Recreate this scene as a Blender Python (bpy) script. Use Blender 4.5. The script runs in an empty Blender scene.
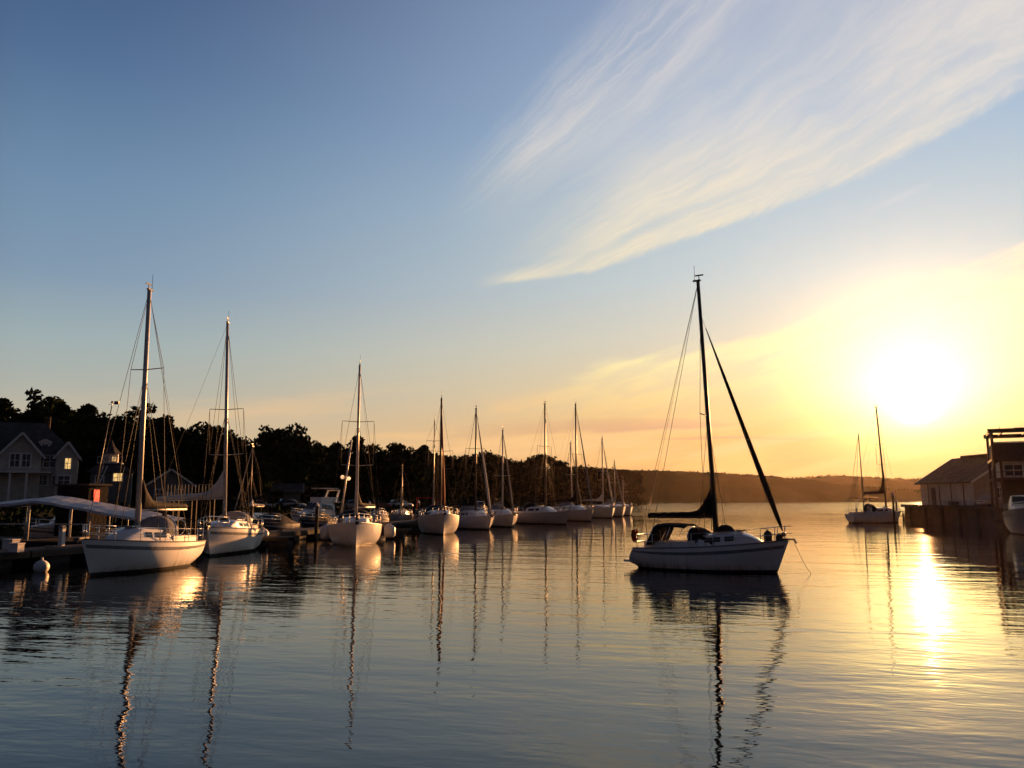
import bpy, math, random
from mathutils import Vector, Matrix, noise
PI = math.pi
rad = math.radians
random.seed(7)
scene = bpy.context.scene
COL = scene.collection

# ------------------------------------------------------------------ camera
PITCH = rad(8.07)
FPX = 804.0
CAM_H = 3.0
cam_d = bpy.data.cameras.new('camera')
cam = bpy.data.objects.new('camera', cam_d)
COL.objects.link(cam)
cam_d.sensor_width = 36.0
cam_d.lens = FPX / 1024.0 * 36.0
cam.location = (0, 0, CAM_H)
cam.rotation_euler = (PI / 2 + PITCH, 0, 0)
cam_d.clip_start = 0.1
cam_d.clip_end = 20000
scene.camera = cam

# ------------------------------------------------------------------ exposure, render
EXPO = 1.5
scene.view_settings.view_transform = 'Standard'
scene.view_settings.look = 'None'
scene.view_settings.gamma = 1.0
scene.view_settings.exposure = EXPO
scene.view_settings.use_curve_mapping = False
cy = scene.cycles
cy.max_bounces = 6
cy.diffuse_bounces = 2
cy.glossy_bounces = 3
cy.transmission_bounces = 3
cy.volume_bounces = 0
cy.transparent_max_bounces = 6
cy.sample_clamp_direct = 6.0
cy.sample_clamp_indirect = 3.0
cy.use_denoising = True
cy.caustics_reflective = False
cy.caustics_refractive = False

# ------------------------------------------------------------------ sun direction
SUN_EL = 6.2
SUN_AZ = 26.8          # degrees to the right of straight ahead (+y)
sd = Vector((math.sin(rad(SUN_AZ)) * math.cos(rad(SUN_EL)), math.cos(rad(SUN_AZ)) * math.cos(rad(SUN_EL)), math.sin(rad(SUN_EL))))


def lin(c):
    return c / 12.92 if c <= 0.04045 else ((c + 0.055) / 1.055) ** 2.4


def disp(r, g, b):
    """a colour as it should read on the display -> scene linear before exposure"""
    k = 2.0 ** -EXPO
    return (lin(r / 255) * k, lin(g / 255) * k, lin(b / 255) * k, 1)


# ------------------------------------------------------------------ node expression helper
class X:
    def __init__(self, nt, sock):
        self.nt, self.s = nt, sock

    def _m(self, op, *a, clamp=False):
        n = self.nt.nodes.new('ShaderNodeMath')
        n.operation = op
        n.use_clamp = clamp
        for i, v in enumerate((self,) + a):
            if isinstance(v, X):
                self.nt.links.new(v.s, n.inputs[i])
            else:
                n.inputs[i].default_value = v
        return X(self.nt, n.outputs[0])

    def __add__(self, o): return self._m('ADD', o)
    __radd__ = __add__
    def __mul__(self, o): return self._m('MULTIPLY', o)
    __rmul__ = __mul__
    def __sub__(self, o): return self._m('SUBTRACT', o)
    def __rsub__(self, o): return (self * -1.0) + o
    def __truediv__(self, o): return self._m('DIVIDE', o)
    def pow(self, o): return self._m('POWER', o)
    def exp(self): return self._m('EXPONENT')
    def abs(self): return self._m('ABSOLUTE')
    def max(self, o): return self._m('MAXIMUM', o)
    def min(self, o): return self._m('MINIMUM', o)
    def clamp(self): return self._m('ADD', 0.0, clamp=True)
    def asin(self): return self._m('ARCSINE')
    def acos(self): return self._m('ARCCOSINE')
    def sqrt(self): return self._m('SQRT')
    def atan2(self, o): return self._m('ARCTAN2', o)
    def log(self): return self._m('LOGARITHM', math.e)

    def smooth(self, a, b):
        n = self.nt.nodes.new('ShaderNodeMapRange')
        n.interpolation_type = 'SMOOTHSTEP'
        self.nt.links.new(self.s, n.inputs[0])
        if a < b:
            n.inputs[1].default_value, n.inputs[2].default_value = a, b
            n.inputs[3].default_value, n.inputs[4].default_value = 0, 1
        else:
            n.inputs[1].default_value, n.inputs[2].default_value = b, a
            n.inputs[3].default_value, n.inputs[4].default_value = 1, 0
        return X(self.nt, n.outputs[0])


def n_noise(nt, x, y, z=0.0, scale=1.0, detail=4.0, rough=0.55, dist=0.0):
    c = nt.nodes.new('ShaderNodeCombineXYZ')
    for i, v in enumerate((x, y, z)):
        if isinstance(v, X):
            nt.links.new(v.s, c.inputs[i])
        else:
            c.inputs[i].default_value = v
    n = nt.nodes.new('ShaderNodeTexNoise')
    n.inputs['Scale'].default_value = scale
    n.inputs['Detail'].default_value = detail
    n.inputs['Roughness'].default_value = rough
    n.inputs['Distortion'].default_value = dist
    nt.links.new(c.outputs[0], n.inputs['Vector'])
    return X(nt, n.outputs[0])


def n_ramp(nt, fac, stops):
    r = nt.nodes.new('ShaderNodeValToRGB')
    r.color_ramp.interpolation = 'LINEAR'
    e = r.color_ramp.elements
    while len(e) < len(stops):
        e.new(0.5)
    for i, (p, c) in enumerate(stops):
        e[i].position = p
        e[i].color = c
    nt.links.new(fac.s, r.inputs[0])
    return r.outputs[0]


def n_mix(nt, fac, a, b, blend='MIX'):
    m = nt.nodes.new('ShaderNodeMix')
    m.data_type = 'RGBA'
    m.blend_type = blend
    m.clamp_result = False
    m.clamp_factor = True
    for i, v in ((0, fac), (6, a), (7, b)):
        if isinstance(v, X):
            nt.links.new(v.s, m.inputs[i])
        elif hasattr(v, 'is_linked'):
            nt.links.new(v, m.inputs[i])
        else:
            m.inputs[i].default_value = v
    return m.outputs[2]


# ------------------------------------------------------------------ sky
world = bpy.data.worlds.new('World')
scene.world = world
world.use_nodes = True
nt = world.node_tree
nt.nodes.clear()
tc = nt.nodes.new('ShaderNodeTexCoord')
sep = nt.nodes.new('ShaderNodeSeparateXYZ')
nt.links.new(tc.outputs['Generated'], sep.inputs[0])
dx, dy, dz = (X(nt, sep.outputs[i]) for i in range(3))
DEG = 180 / PI
elev = (dz.min(1.0).max(-1.0)).asin() * DEG
az = dx.atan2(dy) * DEG
ef = (elev / 90.0).max(0.0)
cosang = (dx * sd.x + dy * sd.y + dz * sd.z).min(1.0).max(-1.0)
theta = cosang.acos() * DEG
daz = (az - SUN_AZ).abs()
daz = daz.min(daz * -1.0 + 360.0)

away = n_ramp(nt, ef, [(e / 90, disp(*c)) for e, c in (
    (0, (214, 186, 140)), (3, (206, 186, 150)), (7, (174, 177, 168)), (10, (158, 174, 176)), (14, (130, 154, 176)),
    (20, (110, 140, 170)), (27, (82, 111, 148)), (34, (60, 85, 125)), (44, (34, 46, 74)), (60, (24, 30, 48)), (90, (28, 34, 50)))])
near = n_ramp(nt, ef, [(e / 90, disp(*c)) for e, c in (
    (0, (240, 160, 100)), (2.4, (246, 178, 112)), (4.5, (246, 192, 122)), (7.5, (236, 208, 160)), (11, (222, 214, 192)),
    (15, (202, 211, 210)), (20, (184, 201, 212)), (25, (164, 187, 213)), (33, (147, 167, 197)), (42, (100, 108, 130)), (60, (60, 66, 84)), (90, (28, 34, 50)))])
fnear = daz.smooth(60, 5)
sky = n_mix(nt, fnear, away, near)
back = n_ramp(nt, ef, [(e / 90, disp(*c)) for e, c in (
    (0, (66, 64, 72)), (8, (66, 66, 78)), (20, (60, 66, 84)), (40, (44, 50, 68)), (90, (28, 34, 50)))])
sky = n_mix(nt, daz.smooth(58, 73), sky, back)

# --- high cirrus: a fan of fibres that opens from low on the left to high on the right
def pix_dir(px, py):
    v = Vector((px - 512, FPX, 384 - py)).normalized()
    v = Matrix.Rotation(PITCH, 3, 'X') @ v
    return math.degrees(math.atan2(v.x, v.y)), math.degrees(math.asin(v.z))

apx = pix_dir(136, 430)
def polar(p):
    return math.hypot(p[0] - apx[0], p[1] - apx[1]), math.degrees(math.atan2(p[1] - apx[1], p[0] - apx[0]))
edge_pts = [polar(pix_dir(*q)) for q in ((478, 288), (535, 280), (589, 273), (721, 228), (864, 176), (1024, 88))]
r1 = edge_pts[0][0]; r3 = edge_pts[-1][0]
r4, a4 = polar(pix_dir(470, 200)); r5, a5 = polar(pix_dir(740, 0))
cu = az - apx[0]
cv = elev - apx[1]
cr = (cu * cu + cv * cv).sqrt()
ca = cv.atan2(cu) * DEG
warp = (n_noise(nt, az * 0.09, elev * 0.09, 3.1, 1.0, 3.0) - 0.5)
ca2 = ca + warp * 3.0 + (n_noise(nt, az * 0.4, elev * 0.4, 9.0, 1.0, 4.0, 0.6) - 0.5) * 1.2
fib = n_noise(nt, ca2 * 0.85, cr * 0.055, 0.4, 1.0, 8.0, 0.70, 0.20)
fib2 = n_noise(nt, ca2 * 0.17, cr * 0.06, 7.7, 1.0, 5.0, 0.6, 0.4)
fine = n_noise(nt, az * 0.9 - elev * 0.3, elev * 1.6 - az * 0.5, 21.0, 1.0, 5.0, 0.65)
er = nt.nodes.new('ShaderNodeValToRGB')
ee = er.color_ramp.elements
while len(ee) < len(edge_pts) + 1: ee.new(0.5)
for q, (rr_, aa_) in enumerate(edge_pts + [(88.0, edge_pts[-1][1] + 1.0)]):
    ee[q].position = rr_ / 90.0; ee[q].color = (aa_ / 90.0,) * 3 + (1,)
nt.links.new((cr / 90.0).s, er.inputs[0])
esep = nt.nodes.new('ShaderNodeSeparateColor'); nt.links.new(er.outputs[0], esep.inputs[0])
edge = X(nt, esep.outputs[0]) * 90.0
above = ca + warp * 0.8 + (fine - 0.5) * 1.0 - edge
tip = cr.smooth(r1 - 0.6, r1 + 3.5)
ridge = above.smooth(-0.35, 0.55) * above.smooth(2.7, 0.4) * tip * cr.smooth(r3 + 14, r3 - 8)
lowband = above.smooth(-0.2, 2.2) * above.smooth(11.0, 2.0) * cr.smooth(r1 + 1.0, r1 + 13.0)
upper = (ca2 - a4).smooth(-6.0, 0.2) * (ca2 - a4).smooth(6.0, 0.3) * cr.smooth(r4 - 3.0, r4 + 7.0) * cr.smooth(70, 46)
veil = above.smooth(0.5, 4.0) * (ca2 - a5).smooth(7.0, -3.0) * cr.smooth(r1 - 3, r1 + 16)
fibm = fib.smooth(0.30, 0.76)
fib2m = fib2.smooth(0.30, 0.70)
rightfan = cr.smooth(34, 54)
cirrus = ridge * (fibm * 0.42 + fine * 0.38 + 0.20) + lowband * (fibm * 0.34 + fib2m * 0.38 + 0.02) + upper * (fibm * 0.42 + fib2m * 0.20) + veil * (fib2m * 0.28 + fibm * 0.12 + 0.06 + rightfan * 0.13)
cirrus = (cirrus * 0.98).min(0.85)
cloud_col = n_ramp(nt, (elev / 40.0).clamp(), [(0.0, disp(255, 226, 150)), (0.42, disp(250, 232, 196)), (0.62, disp(236, 226, 212)), (1.0, disp(218, 212, 216))])
sky = n_mix(nt, cirrus * fnear.smooth(0.0, 0.45), sky, cloud_col)
# a short thin streak right of the fan
Q = pix_dir(900, 197)
strk = (elev - Q[1] - (az - Q[0]) * 0.30).abs().smooth(0.35, 0.02) * (az - Q[0]).abs().smooth(2.6, 0.6)
sky = n_mix(nt, strk * 0.16, sky, disp(235, 225, 220))

# --- low bank of thin cloud lit from below the sun's height
B1 = pix_dir(540, 382); B2 = pix_dir(1024, 232)
bslope = (B2[1] - B1[1]) / (B2[0] - B1[0])
bedge = (az - B1[0]) * bslope + B1[1]
bn = n_noise(nt, az * 0.07 + elev * 0.03, elev * 0.26 - az * 0.075, 2.0, 1.0, 6.0, 0.58, 0.4)
bn2 = n_noise(nt, az * 0.16 + elev * 0.06, elev * 0.9 - az * 0.27, 31.0, 1.0, 6.0, 0.6, 0.3)
bd = bedge - elev + (bn - 0.5) * 4.5 + (bn2 - 0.5) * 1.6
bank = bd.smooth(-0.2, 1.0) * az.smooth(-5, 12)
bank2 = (bn.smooth(0.40, 0.62) * 0.32 + bn2.smooth(0.43, 0.58) * 0.50 + 0.18 + bd.smooth(3.0, 0.8) * 0.22) * bank * daz.smooth(46, 14)
sky = n_mix(nt, bank2.min(0.9), sky, n_ramp(nt, (elev / 24.0).clamp(), [(0.0, disp(250, 186, 116)), (0.22, disp(253, 205, 128)), (0.4, disp(254, 236, 176)), (0.62, disp(250, 230, 204)), (1.0, disp(240, 228, 216))]))
# peach wisps low over the wood
pw = n_noise(nt, az * 0.055, elev * 0.42 - az * 0.05, 5.0, 1.0, 5.0, 0.55, 0.3)
sky = n_mix(nt, pw.smooth(0.46, 0.66) * elev.smooth(8.6, 5) * elev.smooth(0.5, 3) * daz.smooth(62, 26) * 0.8, sky, disp(254, 204, 142))
# mauve bars near the horizon
mv = n_noise(nt, az * 0.05, elev * 0.75 - az * 0.012, 11.0, 1.0, 4.0, 0.5, 0.2)
sky = n_mix(nt, mv.smooth(0.50, 0.62) * elev.smooth(1.5, 3.2) * elev.smooth(6.2, 4.6) * daz.smooth(34, 16) * daz.smooth(3, 9) * 0.62, sky, disp(212, 158, 132))

# --- glow of the sun itself
def glow(width, amp, col, pw=2.0):
    n = nt.nodes.new('ShaderNodeVectorMath'); n.operation = 'SCALE'
    n.inputs[0].default_value = col
    low = elev.smooth(1.5, 8.0) * 0.85 + 0.15 if width > 2 else 1.0
    g = ((theta / width).pow(pw) * -1.0).exp() * amp * low
    nt.links.new(g.s, n.inputs['Scale'])
    return n.outputs[0]
k = 2.0 ** -EXPO
for w, a, c, pw in ((0.8, 12.0 * k, (1.0, 0.92, 0.66), 2.0), (3.0, 0.55 * k, (1.0, 0.95, 0.75), 1.3), (4.4, 1.5 * k, (1.0, 0.84, 0.05), 2.0), (3.5, 1.6 * k, (1.9, 1.02, 0.60), 1.0), (8.0, 0.16 * k, (1.0, 0.88, 0.26), 2.0)):
    ad = nt.nodes.new('ShaderNodeVectorMath'); ad.operation = 'ADD'
    nt.links.new(sky, ad.inputs[0]); nt.links.new(glow(w, a, c, pw), ad.inputs[1])
    sky = ad.outputs[0]

nish = nt.nodes.new('ShaderNodeTexSky')
nish.sky_type = 'NISHITA'
nish.sun_disc = False
nish.sun_elevation = rad(SUN_EL)
nish.sun_rotation = rad(SUN_AZ)
bg1 = nt.nodes.new('ShaderNodeBackground'); bg1.inputs[1].default_value = 0.0003
nt.links.new(nish.outputs[0], bg1.inputs[0])
bg2 = nt.nodes.new('ShaderNodeBackground'); bg2.inputs[1].default_value = 1.0
nt.links.new(sky, bg2.inputs[0])
addn = nt.nodes.new('ShaderNodeAddShader')
nt.links.new(bg1.outputs[0], addn.inputs[0]); nt.links.new(bg2.outputs[0], addn.inputs[1])
wo = nt.nodes.new('ShaderNodeOutputWorld')
nt.links.new(addn.outputs[0], wo.inputs[0])
world.cycles.sampling_method = 'MANUAL'
world.cycles.sample_map_resolution = 1024

# ------------------------------------------------------------------ sun lamp
sun_d = bpy.data.lights.new('sun', 'SUN')
sun_d.energy = 5.0
sun_d.angle = rad(0.5)
sun_d.color = (1.0, 0.43, 0.14)
sun = bpy.data.objects.new('sun', sun_d)
COL.objects.link(sun)
sun.rotation_euler = sd.to_track_quat('Z', 'Y').to_euler()
sun.location = (60, 120, 60)

# ------------------------------------------------------------------ object helpers
def P(px, py, z=0.0):
    """the point at height z seen at a pixel of the photograph (used to read real places off it)"""
    v = Matrix.Rotation(PITCH, 3, 'X') @ Vector((px - 512, FPX, 384 - py))
    t = (z - CAM_H) / v.z
    return Vector((v.x * t, v.y * t, z))


def PD(px, py, d):
    """the point at forward distance d seen at a pixel"""
    v = Matrix.Rotation(PITCH, 3, 'X') @ Vector((px - 512, FPX, 384 - py))
    t = d / v.y
    return Vector((v.x * t, d, CAM_H + v.z * t))


def empty(name, loc, rz=0.0, label=None, cat=None, group=None, kind=None):
    o = bpy.data.objects.new(name, None)
    o.empty_display_size = 0.3
    COL.objects.link(o)
    o.location = loc
    o.rotation_euler = (0, 0, rz)
    return tag(o, label, cat, group, kind)


def tag(o, label=None, cat=None, group=None, kind=None):
    if label: o['label'] = label
    if cat: o['category'] = cat
    if group: o['group'] = group
    if kind: o['kind'] = kind
    return o


def copy_tree(o, parent=None):
    c = o.copy()
    COL.objects.link(c)
    c.parent = parent
    for ch in list(o.children):
        copy_tree(ch, c)
    return c


class MB:
    def __init__(self):
        self.v, self.f, self.m, self.sm = [], [], [], []

    def face(self, idx, mi=0, smooth=False):
        self.f.append(tuple(idx)); self.m.append(mi); self.sm.append(smooth)

    def poly(self, pts, mi=0):
        b = len(self.v)
        self.v += [tuple(p) for p in pts]
        self.face(range(b, b + len(pts)), mi)
        return self

    def box(self, cx, cy, cz, sx, sy, sz, rz=0.0, mi=0, taper=1.0):
        b = len(self.v)
        c, s = math.cos(rz), math.sin(rz)
        for k in (-1, 1):
            tp = 1.0 if k < 0 else taper
            for (i, j) in ((-1, -1), (1, -1), (1, 1), (-1, 1)):
                x, y = i * sx / 2 * tp, j * sy / 2 * tp
                self.v.append((cx + x * c - y * s, cy + x * s + y * c, cz + k * sz / 2))
        for q in ((3, 2, 1, 0), (4, 5, 6, 7), (0, 1, 5, 4), (1, 2, 6, 5), (2, 3, 7, 6), (3, 0, 4, 7)):
            self.face([b + i for i in q], mi)
        return self

    def bar(self, p0, p1, w, h, mi=0):
        """a rectangular bar between two points"""
        p0, p1 = Vector(p0), Vector(p1)
        d = (p1 - p0).normalized()
        up = Vector((0, 0, 1)) if abs(d.z) < 0.95 else Vector((0, 1, 0))
        a = d.cross(up).normalized(); u = a.cross(d)
        b = len(self.v)
        for p in (p0, p1):
            for (i, j) in ((-1, -1), (1, -1), (1, 1), (-1, 1)):
                self.v.append(tuple(p + a * i * w / 2 + u * j * h / 2))
        for q in ((3, 2, 1, 0), (4, 5, 6, 7), (0, 1, 5, 4), (1, 2, 6, 5), (2, 3, 7, 6), (3, 0, 4, 7)):
            self.face([b + i for i in q], mi)
        return self

    def tube(self, pts, r, n=8, r1=None, mi=0, caps=True):
        pts = [Vector(p) for p in pts]
        N = len(pts)
        rings = []
        for i, p in enumerate(pts):
            d = (pts[min(i + 1, N - 1)] - pts[max(i - 1, 0)]).normalized()
            ref = Vector((0, 0, 1)) if abs(d.z) < 0.9 else Vector((1, 0, 0))
            a = d.cross(ref).normalized(); u = a.cross(d)
            rr = r if r1 is None else r + (r1 - r) * i / (N - 1)
            rings.append([p + (a * math.cos(2 * PI * k / n) + u * math.sin(2 * PI * k / n)) * rr for k in range(n)])
        return self.loft(rings, True, caps, mi, True)

    def loft(self, rings, closed=True, caps=True, mi=0, smooth=True, flip=False):
        b = len(self.v)
        n = len(rings[0])
        for r in rings:
            self.v += [tuple(p) for p in r]
        for i in range(len(rings) - 1):
            for k in range(n if closed else n - 1):
                q = (b + i * n + k, b + i * n + (k + 1) % n, b + (i + 1) * n + (k + 1) % n, b + (i + 1) * n + k)
                self.face(q[::-1] if flip else q, mi, smooth)
        if caps and closed:
            q = list(range(b, b + n)); e = list(range(b + (len(rings) - 1) * n, b + len(rings) * n))
            self.face(q if flip else q[::-1], mi); self.face(e[::-1] if flip else e, mi)
        return self

    def ball(self, c, rx, ry=None, rz=None, n=12, m=8, mi=0):
        ry = ry or rx; rz = rz or rx
        rings = []
        for i in range(m + 1):
            t = -PI / 2 + PI * i / m
            q = max(math.cos(t), 0.02)
            rings.append([(c[0] + rx * q * math.cos(2 * PI * k / n), c[1] + ry * q * math.sin(2 * PI * k / n), c[2] + rz * math.sin(t)) for k in range(n)])
        return self.loft(rings, True, True, mi, True)

    def build(self, name, mats, parent=None, loc=(0, 0, 0), rz=0.0):
        me = bpy.data.meshes.new(name)
        me.from_pydata(self.v, [], self.f)
        if not isinstance(mats, (list, tuple)): mats = [mats]
        for m in mats: me.materials.append(m)
        me.polygons.foreach_set('material_index', self.m)
        me.polygons.foreach_set('use_smooth', self.sm)
        me.update()
        o = bpy.data.objects.new(name, me)
        COL.objects.link(o)
        o.location = loc
        o.rotation_euler = (0, 0, rz)
        o.parent = parent
        return o


# ------------------------------------------------------------------ materials
def mat(name, col, rough=0.5, metal=0.0, var=0.12, scale=3.0, bump=0.0, bscale=40.0, spec=0.5, coat=0.0, stretch=(1, 1, 1)):
    m = bpy.data.materials.new(name)
    m.use_nodes = True
    nt = m.node_tree
    p = nt.nodes['Principled BSDF']
    tcn = nt.nodes.new('ShaderNodeTexCoord')
    mp = nt.nodes.new('ShaderNodeMapping'); mp.inputs['Scale'].default_value = stretch
    nt.links.new(tcn.outputs['Object'], mp.inputs[0])
    n = nt.nodes.new('ShaderNodeTexNoise')
    n.inputs['Scale'].default_value = scale; n.inputs['Detail'].default_value = 5
    nt.links.new(mp.outputs[0], n.inputs['Vector'])
    r = nt.nodes.new('ShaderNodeValToRGB')
    r.color_ramp.elements[0].position = 0.3; r.color_ramp.elements[1].position = 0.7
    r.color_ramp.elements[0].color = tuple(c * (1 - var) for c in col) + (1,)
    r.color_ramp.elements[1].color = tuple(min(1, c * (1 + var)) for c in col) + (1,)
    nt.links.new(n.outputs[0], r.inputs[0])
    nt.links.new(r.outputs[0], p.inputs['Base Color'])
    p.inputs['Roughness'].default_value = rough
    p.inputs['Metallic'].default_value = metal
    p.inputs['Specular IOR Level'].default_value = spec
    p.inputs['Coat Weight'].default_value = coat
    if bump:
        b = nt.nodes.new('ShaderNodeBump')
        b.inputs['Distance'].default_value = bump
        n2 = nt.nodes.new('ShaderNodeTexNoise'); n2.inputs['Scale'].default_value = bscale; n2.inputs['Detail'].default_value = 3
        nt.links.new(mp.outputs[0], n2.inputs['Vector'])
        nt.links.new(n2.outputs[0], b.inputs['Height'])
        nt.links.new(b.outputs[0], p.inputs['Normal'])
    return m


def emit_mat(name, col, strength):
    m = bpy.data.materials.new(name)
    m.use_nodes = True
    nt = m.node_tree
    p = nt.nodes['Principled BSDF']
    tcn = nt.nodes.new('ShaderNodeTexCoord')
    n = nt.nodes.new('ShaderNodeTexNoise'); n.inputs['Scale'].default_value = 2.5; n.inputs['Detail'].default_value = 3
    nt.links.new(tcn.outputs['Object'], n.inputs['Vector'])
    r = nt.nodes.new('ShaderNodeValToRGB')
    r.color_ramp.elements[0].position = 0.3; r.color_ramp.elements[1].position = 0.65
    r.color_ramp.elements[0].color = tuple(c * 0.35 for c in col) + (1,)
    r.color_ramp.elements[1].color = tuple(col) + (1,)
    nt.links.new(n.outputs[0], r.inputs[0])
    nt.links.new(r.outputs[0], p.inputs['Emission Color'])
    p.inputs['Base Color'].default_value = (0.1, 0.08, 0.05, 1)
    p.inputs['Emission Strength'].default_value = strength
    return m


def striped(name, col, period, axis='Z', rough=0.6, depth=0.02, var=0.15):
    """boards, clapboard or tiles: a colour with a saw profile bump and dark seams along one axis"""
    m = mat(name, col, rough, var=var, scale=1.3, spec=0.15)
    nt = m.node_tree
    p = nt.nodes['Principled BSDF']
    tcn = nt.nodes.new('ShaderNodeTexCoord')
    w = nt.nodes.new('ShaderNodeTexWave')
    w.wave_type = 'BANDS'; w.bands_direction = axis; w.wave_profile = 'SAW'
    w.inputs['Scale'].default_value = 0.314159 / period
    nt.links.new(tcn.outputs['Object'], w.inputs['Vector'])
    b = nt.nodes.new('ShaderNodeBump'); b.inputs['Distance'].default_value = depth
    nt.links.new(w.outputs['Fac'], b.inputs['Height'])
    nt.links.new(b.outputs[0], p.inputs['Normal'])
    cr = nt.nodes.new('ShaderNodeValToRGB')
    cr.color_ramp.elements[0].position = 0.0; cr.color_ramp.elements[0].color = (0.45, 0.45, 0.45, 1)
    cr.color_ramp.elements[1].position = 0.12; cr.color_ramp.elements[1].color = (1, 1, 1, 1)
    nt.links.new(w.outputs['Fac'], cr.inputs[0])
    src = p.inputs['Base Color'].links[0].from_socket
    mx = n_mix(nt, 1.0, src, cr.outputs[0], 'MULTIPLY')
    nt.links.new(mx, p.inputs['Base Color'])
    return m


M = dict(
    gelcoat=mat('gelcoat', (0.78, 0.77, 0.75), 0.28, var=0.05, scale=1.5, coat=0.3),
    cream=mat('cream_gelcoat', (0.72, 0.69, 0.62), 0.3, var=0.06, scale=1.5, coat=0.3),
    deck=mat('deck_paint', (0.66, 0.66, 0.66), 0.6, var=0.1, scale=6, bump=0.004, bscale=60),
    antifoul=mat('antifouling', (0.015, 0.017, 0.022), 0.7, var=0.3, scale=3),
    redfoul=mat('red_antifouling', (0.12, 0.02, 0.015), 0.7, var=0.3, scale=3),
    navy=mat('navy_paint', (0.012, 0.018, 0.04), 0.25, var=0.15, scale=2, coat=0.3),
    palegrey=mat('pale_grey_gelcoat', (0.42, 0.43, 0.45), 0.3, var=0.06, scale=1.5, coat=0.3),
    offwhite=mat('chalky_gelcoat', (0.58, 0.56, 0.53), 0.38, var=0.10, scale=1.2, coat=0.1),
    slate=mat('slate_paint', (0.13, 0.13, 0.14), 0.35, var=0.1, scale=2),
    darkglass=mat('smoked_glass', (0.012, 0.014, 0.018), 0.06, var=0.1, scale=1),
    alu=mat('anodised_spar', (0.55, 0.53, 0.50), 0.45, metal=0.25, var=0.08, scale=3),
    darkspar=mat('dark_spar', (0.06, 0.055, 0.05), 0.4, metal=0.4, var=0.12, scale=3),
    steel=mat('stainless_tube', (0.75, 0.74, 0.72), 0.16, metal=1.0, var=0.06, scale=8),
    wire=mat('rigging_wire', (0.06, 0.057, 0.054), 0.7, metal=0.0, var=0.1, scale=8),
    navycanvas=mat('navy_canvas', (0.014, 0.016, 0.028), 0.85, var=0.25, scale=5, bump=0.02, bscale=5, spec=0.1),
    blackcanvas=mat('black_canvas', (0.014, 0.013, 0.014), 0.85, var=0.25, scale=5, bump=0.02, bscale=5, spec=0.1),
    greycanvas=mat('grey_canvas', (0.20, 0.21, 0.23), 0.85, var=0.15, scale=5, bump=0.02, bscale=5, spec=0.1),
    sailcloth=mat('pale_sailcloth', (0.72, 0.68, 0.60), 0.8, var=0.1, scale=4, bump=0.03, bscale=5, spec=0.1),
    awning=mat('awning_cloth', (0.62, 0.64, 0.68), 0.8, var=0.08, scale=1, bump=0.03, bscale=2, spec=0.1),
    redcanvas=mat('red_canvas', (0.42, 0.025, 0.025), 0.8, var=0.2, scale=4, spec=0.1),
    rope=mat('rope', (0.28, 0.24, 0.19), 0.9, var=0.2, scale=20, spec=0.1),
    rubber=mat('black_rubber', (0.02, 0.02, 0.02), 0.7, var=0.2, scale=8),
    fender=mat('white_fender', (0.62, 0.62, 0.62), 0.5, var=0.12, scale=4),
    orange=mat('faded_red_foam', (0.40, 0.07, 0.03), 0.7, var=0.2, scale=6, spec=0.1),
    timber=mat('weathered_timber', (0.07, 0.06, 0.05), 0.85, var=0.3, scale=2, stretch=(1, 8, 8), bump=0.01, bscale=10, spec=0.1),
    pile=mat('wet_pile_timber', (0.05, 0.042, 0.035), 0.8, var=0.35, scale=2, stretch=(6, 6, 1), bump=0.02, bscale=6, spec=0.1),
    planks=striped('dock_planks', (0.085, 0.078, 0.07), 0.14, 'Y', 0.85, 0.01, 0.25),
    float_=mat('dock_float', (0.05, 0.05, 0.05), 0.8, var=0.3, scale=2, spec=0.1),
    stone=mat('quay_stone', (0.085, 0.065, 0.05), 0.9, var=0.4, scale=1.2, bump=0.12, bscale=1.8, spec=0.1),
    trim=mat('white_trim', (0.62, 0.61, 0.59), 0.6, var=0.06, scale=3),
    siding=striped('grey_clapboard', (0.48, 0.45, 0.39), 0.16, 'Z'),
    whitesiding=striped('white_board_wall', (0.55, 0.52, 0.49), 0.22, 'Y'),
    greensiding=striped('dull_clapboard', (0.15, 0.16, 0.16), 0.16, 'Z'),
    shingle=striped('roof_shingle', (0.055, 0.056, 0.062), 0.24, 'Z', 0.9, 0.03, 0.3),
    brownroof=striped('brown_roof', (0.2, 0.12, 0.075), 0.24, 'Z', 0.9, 0.03, 0.3),
    brownwood=mat('stained_wood', (0.13, 0.085, 0.06), 0.7, var=0.25, scale=2, stretch=(6, 6, 1), bump=0.01, bscale=6, spec=0.1),
    window=mat('window_glass', (0.02, 0.022, 0.026), 0.05, var=0.1, scale=1),
    bark=mat('bark', (0.045, 0.036, 0.028), 0.95, var=0.3, scale=3, stretch=(4, 4, 1), bump=0.03, bscale=6, spec=0.1),
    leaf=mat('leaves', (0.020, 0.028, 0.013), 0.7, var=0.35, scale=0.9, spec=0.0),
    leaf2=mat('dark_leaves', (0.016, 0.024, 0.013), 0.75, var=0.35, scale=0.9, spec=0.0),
    lamp=emit_mat('lamp_glow', (1.0, 0.50, 0.24), 0.75),
    litwindow=emit_mat('lit_window', (1.0, 0.62, 0.22), 0.42),
    litred=emit_mat('red_lit_panel', (1.0, 0.07, 0.035), 0.75),
    asphalt=mat('asphalt', (0.05, 0.05, 0.052), 0.9, var=0.2, scale=2, bump=0.01, spec=0.1),
)

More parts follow.
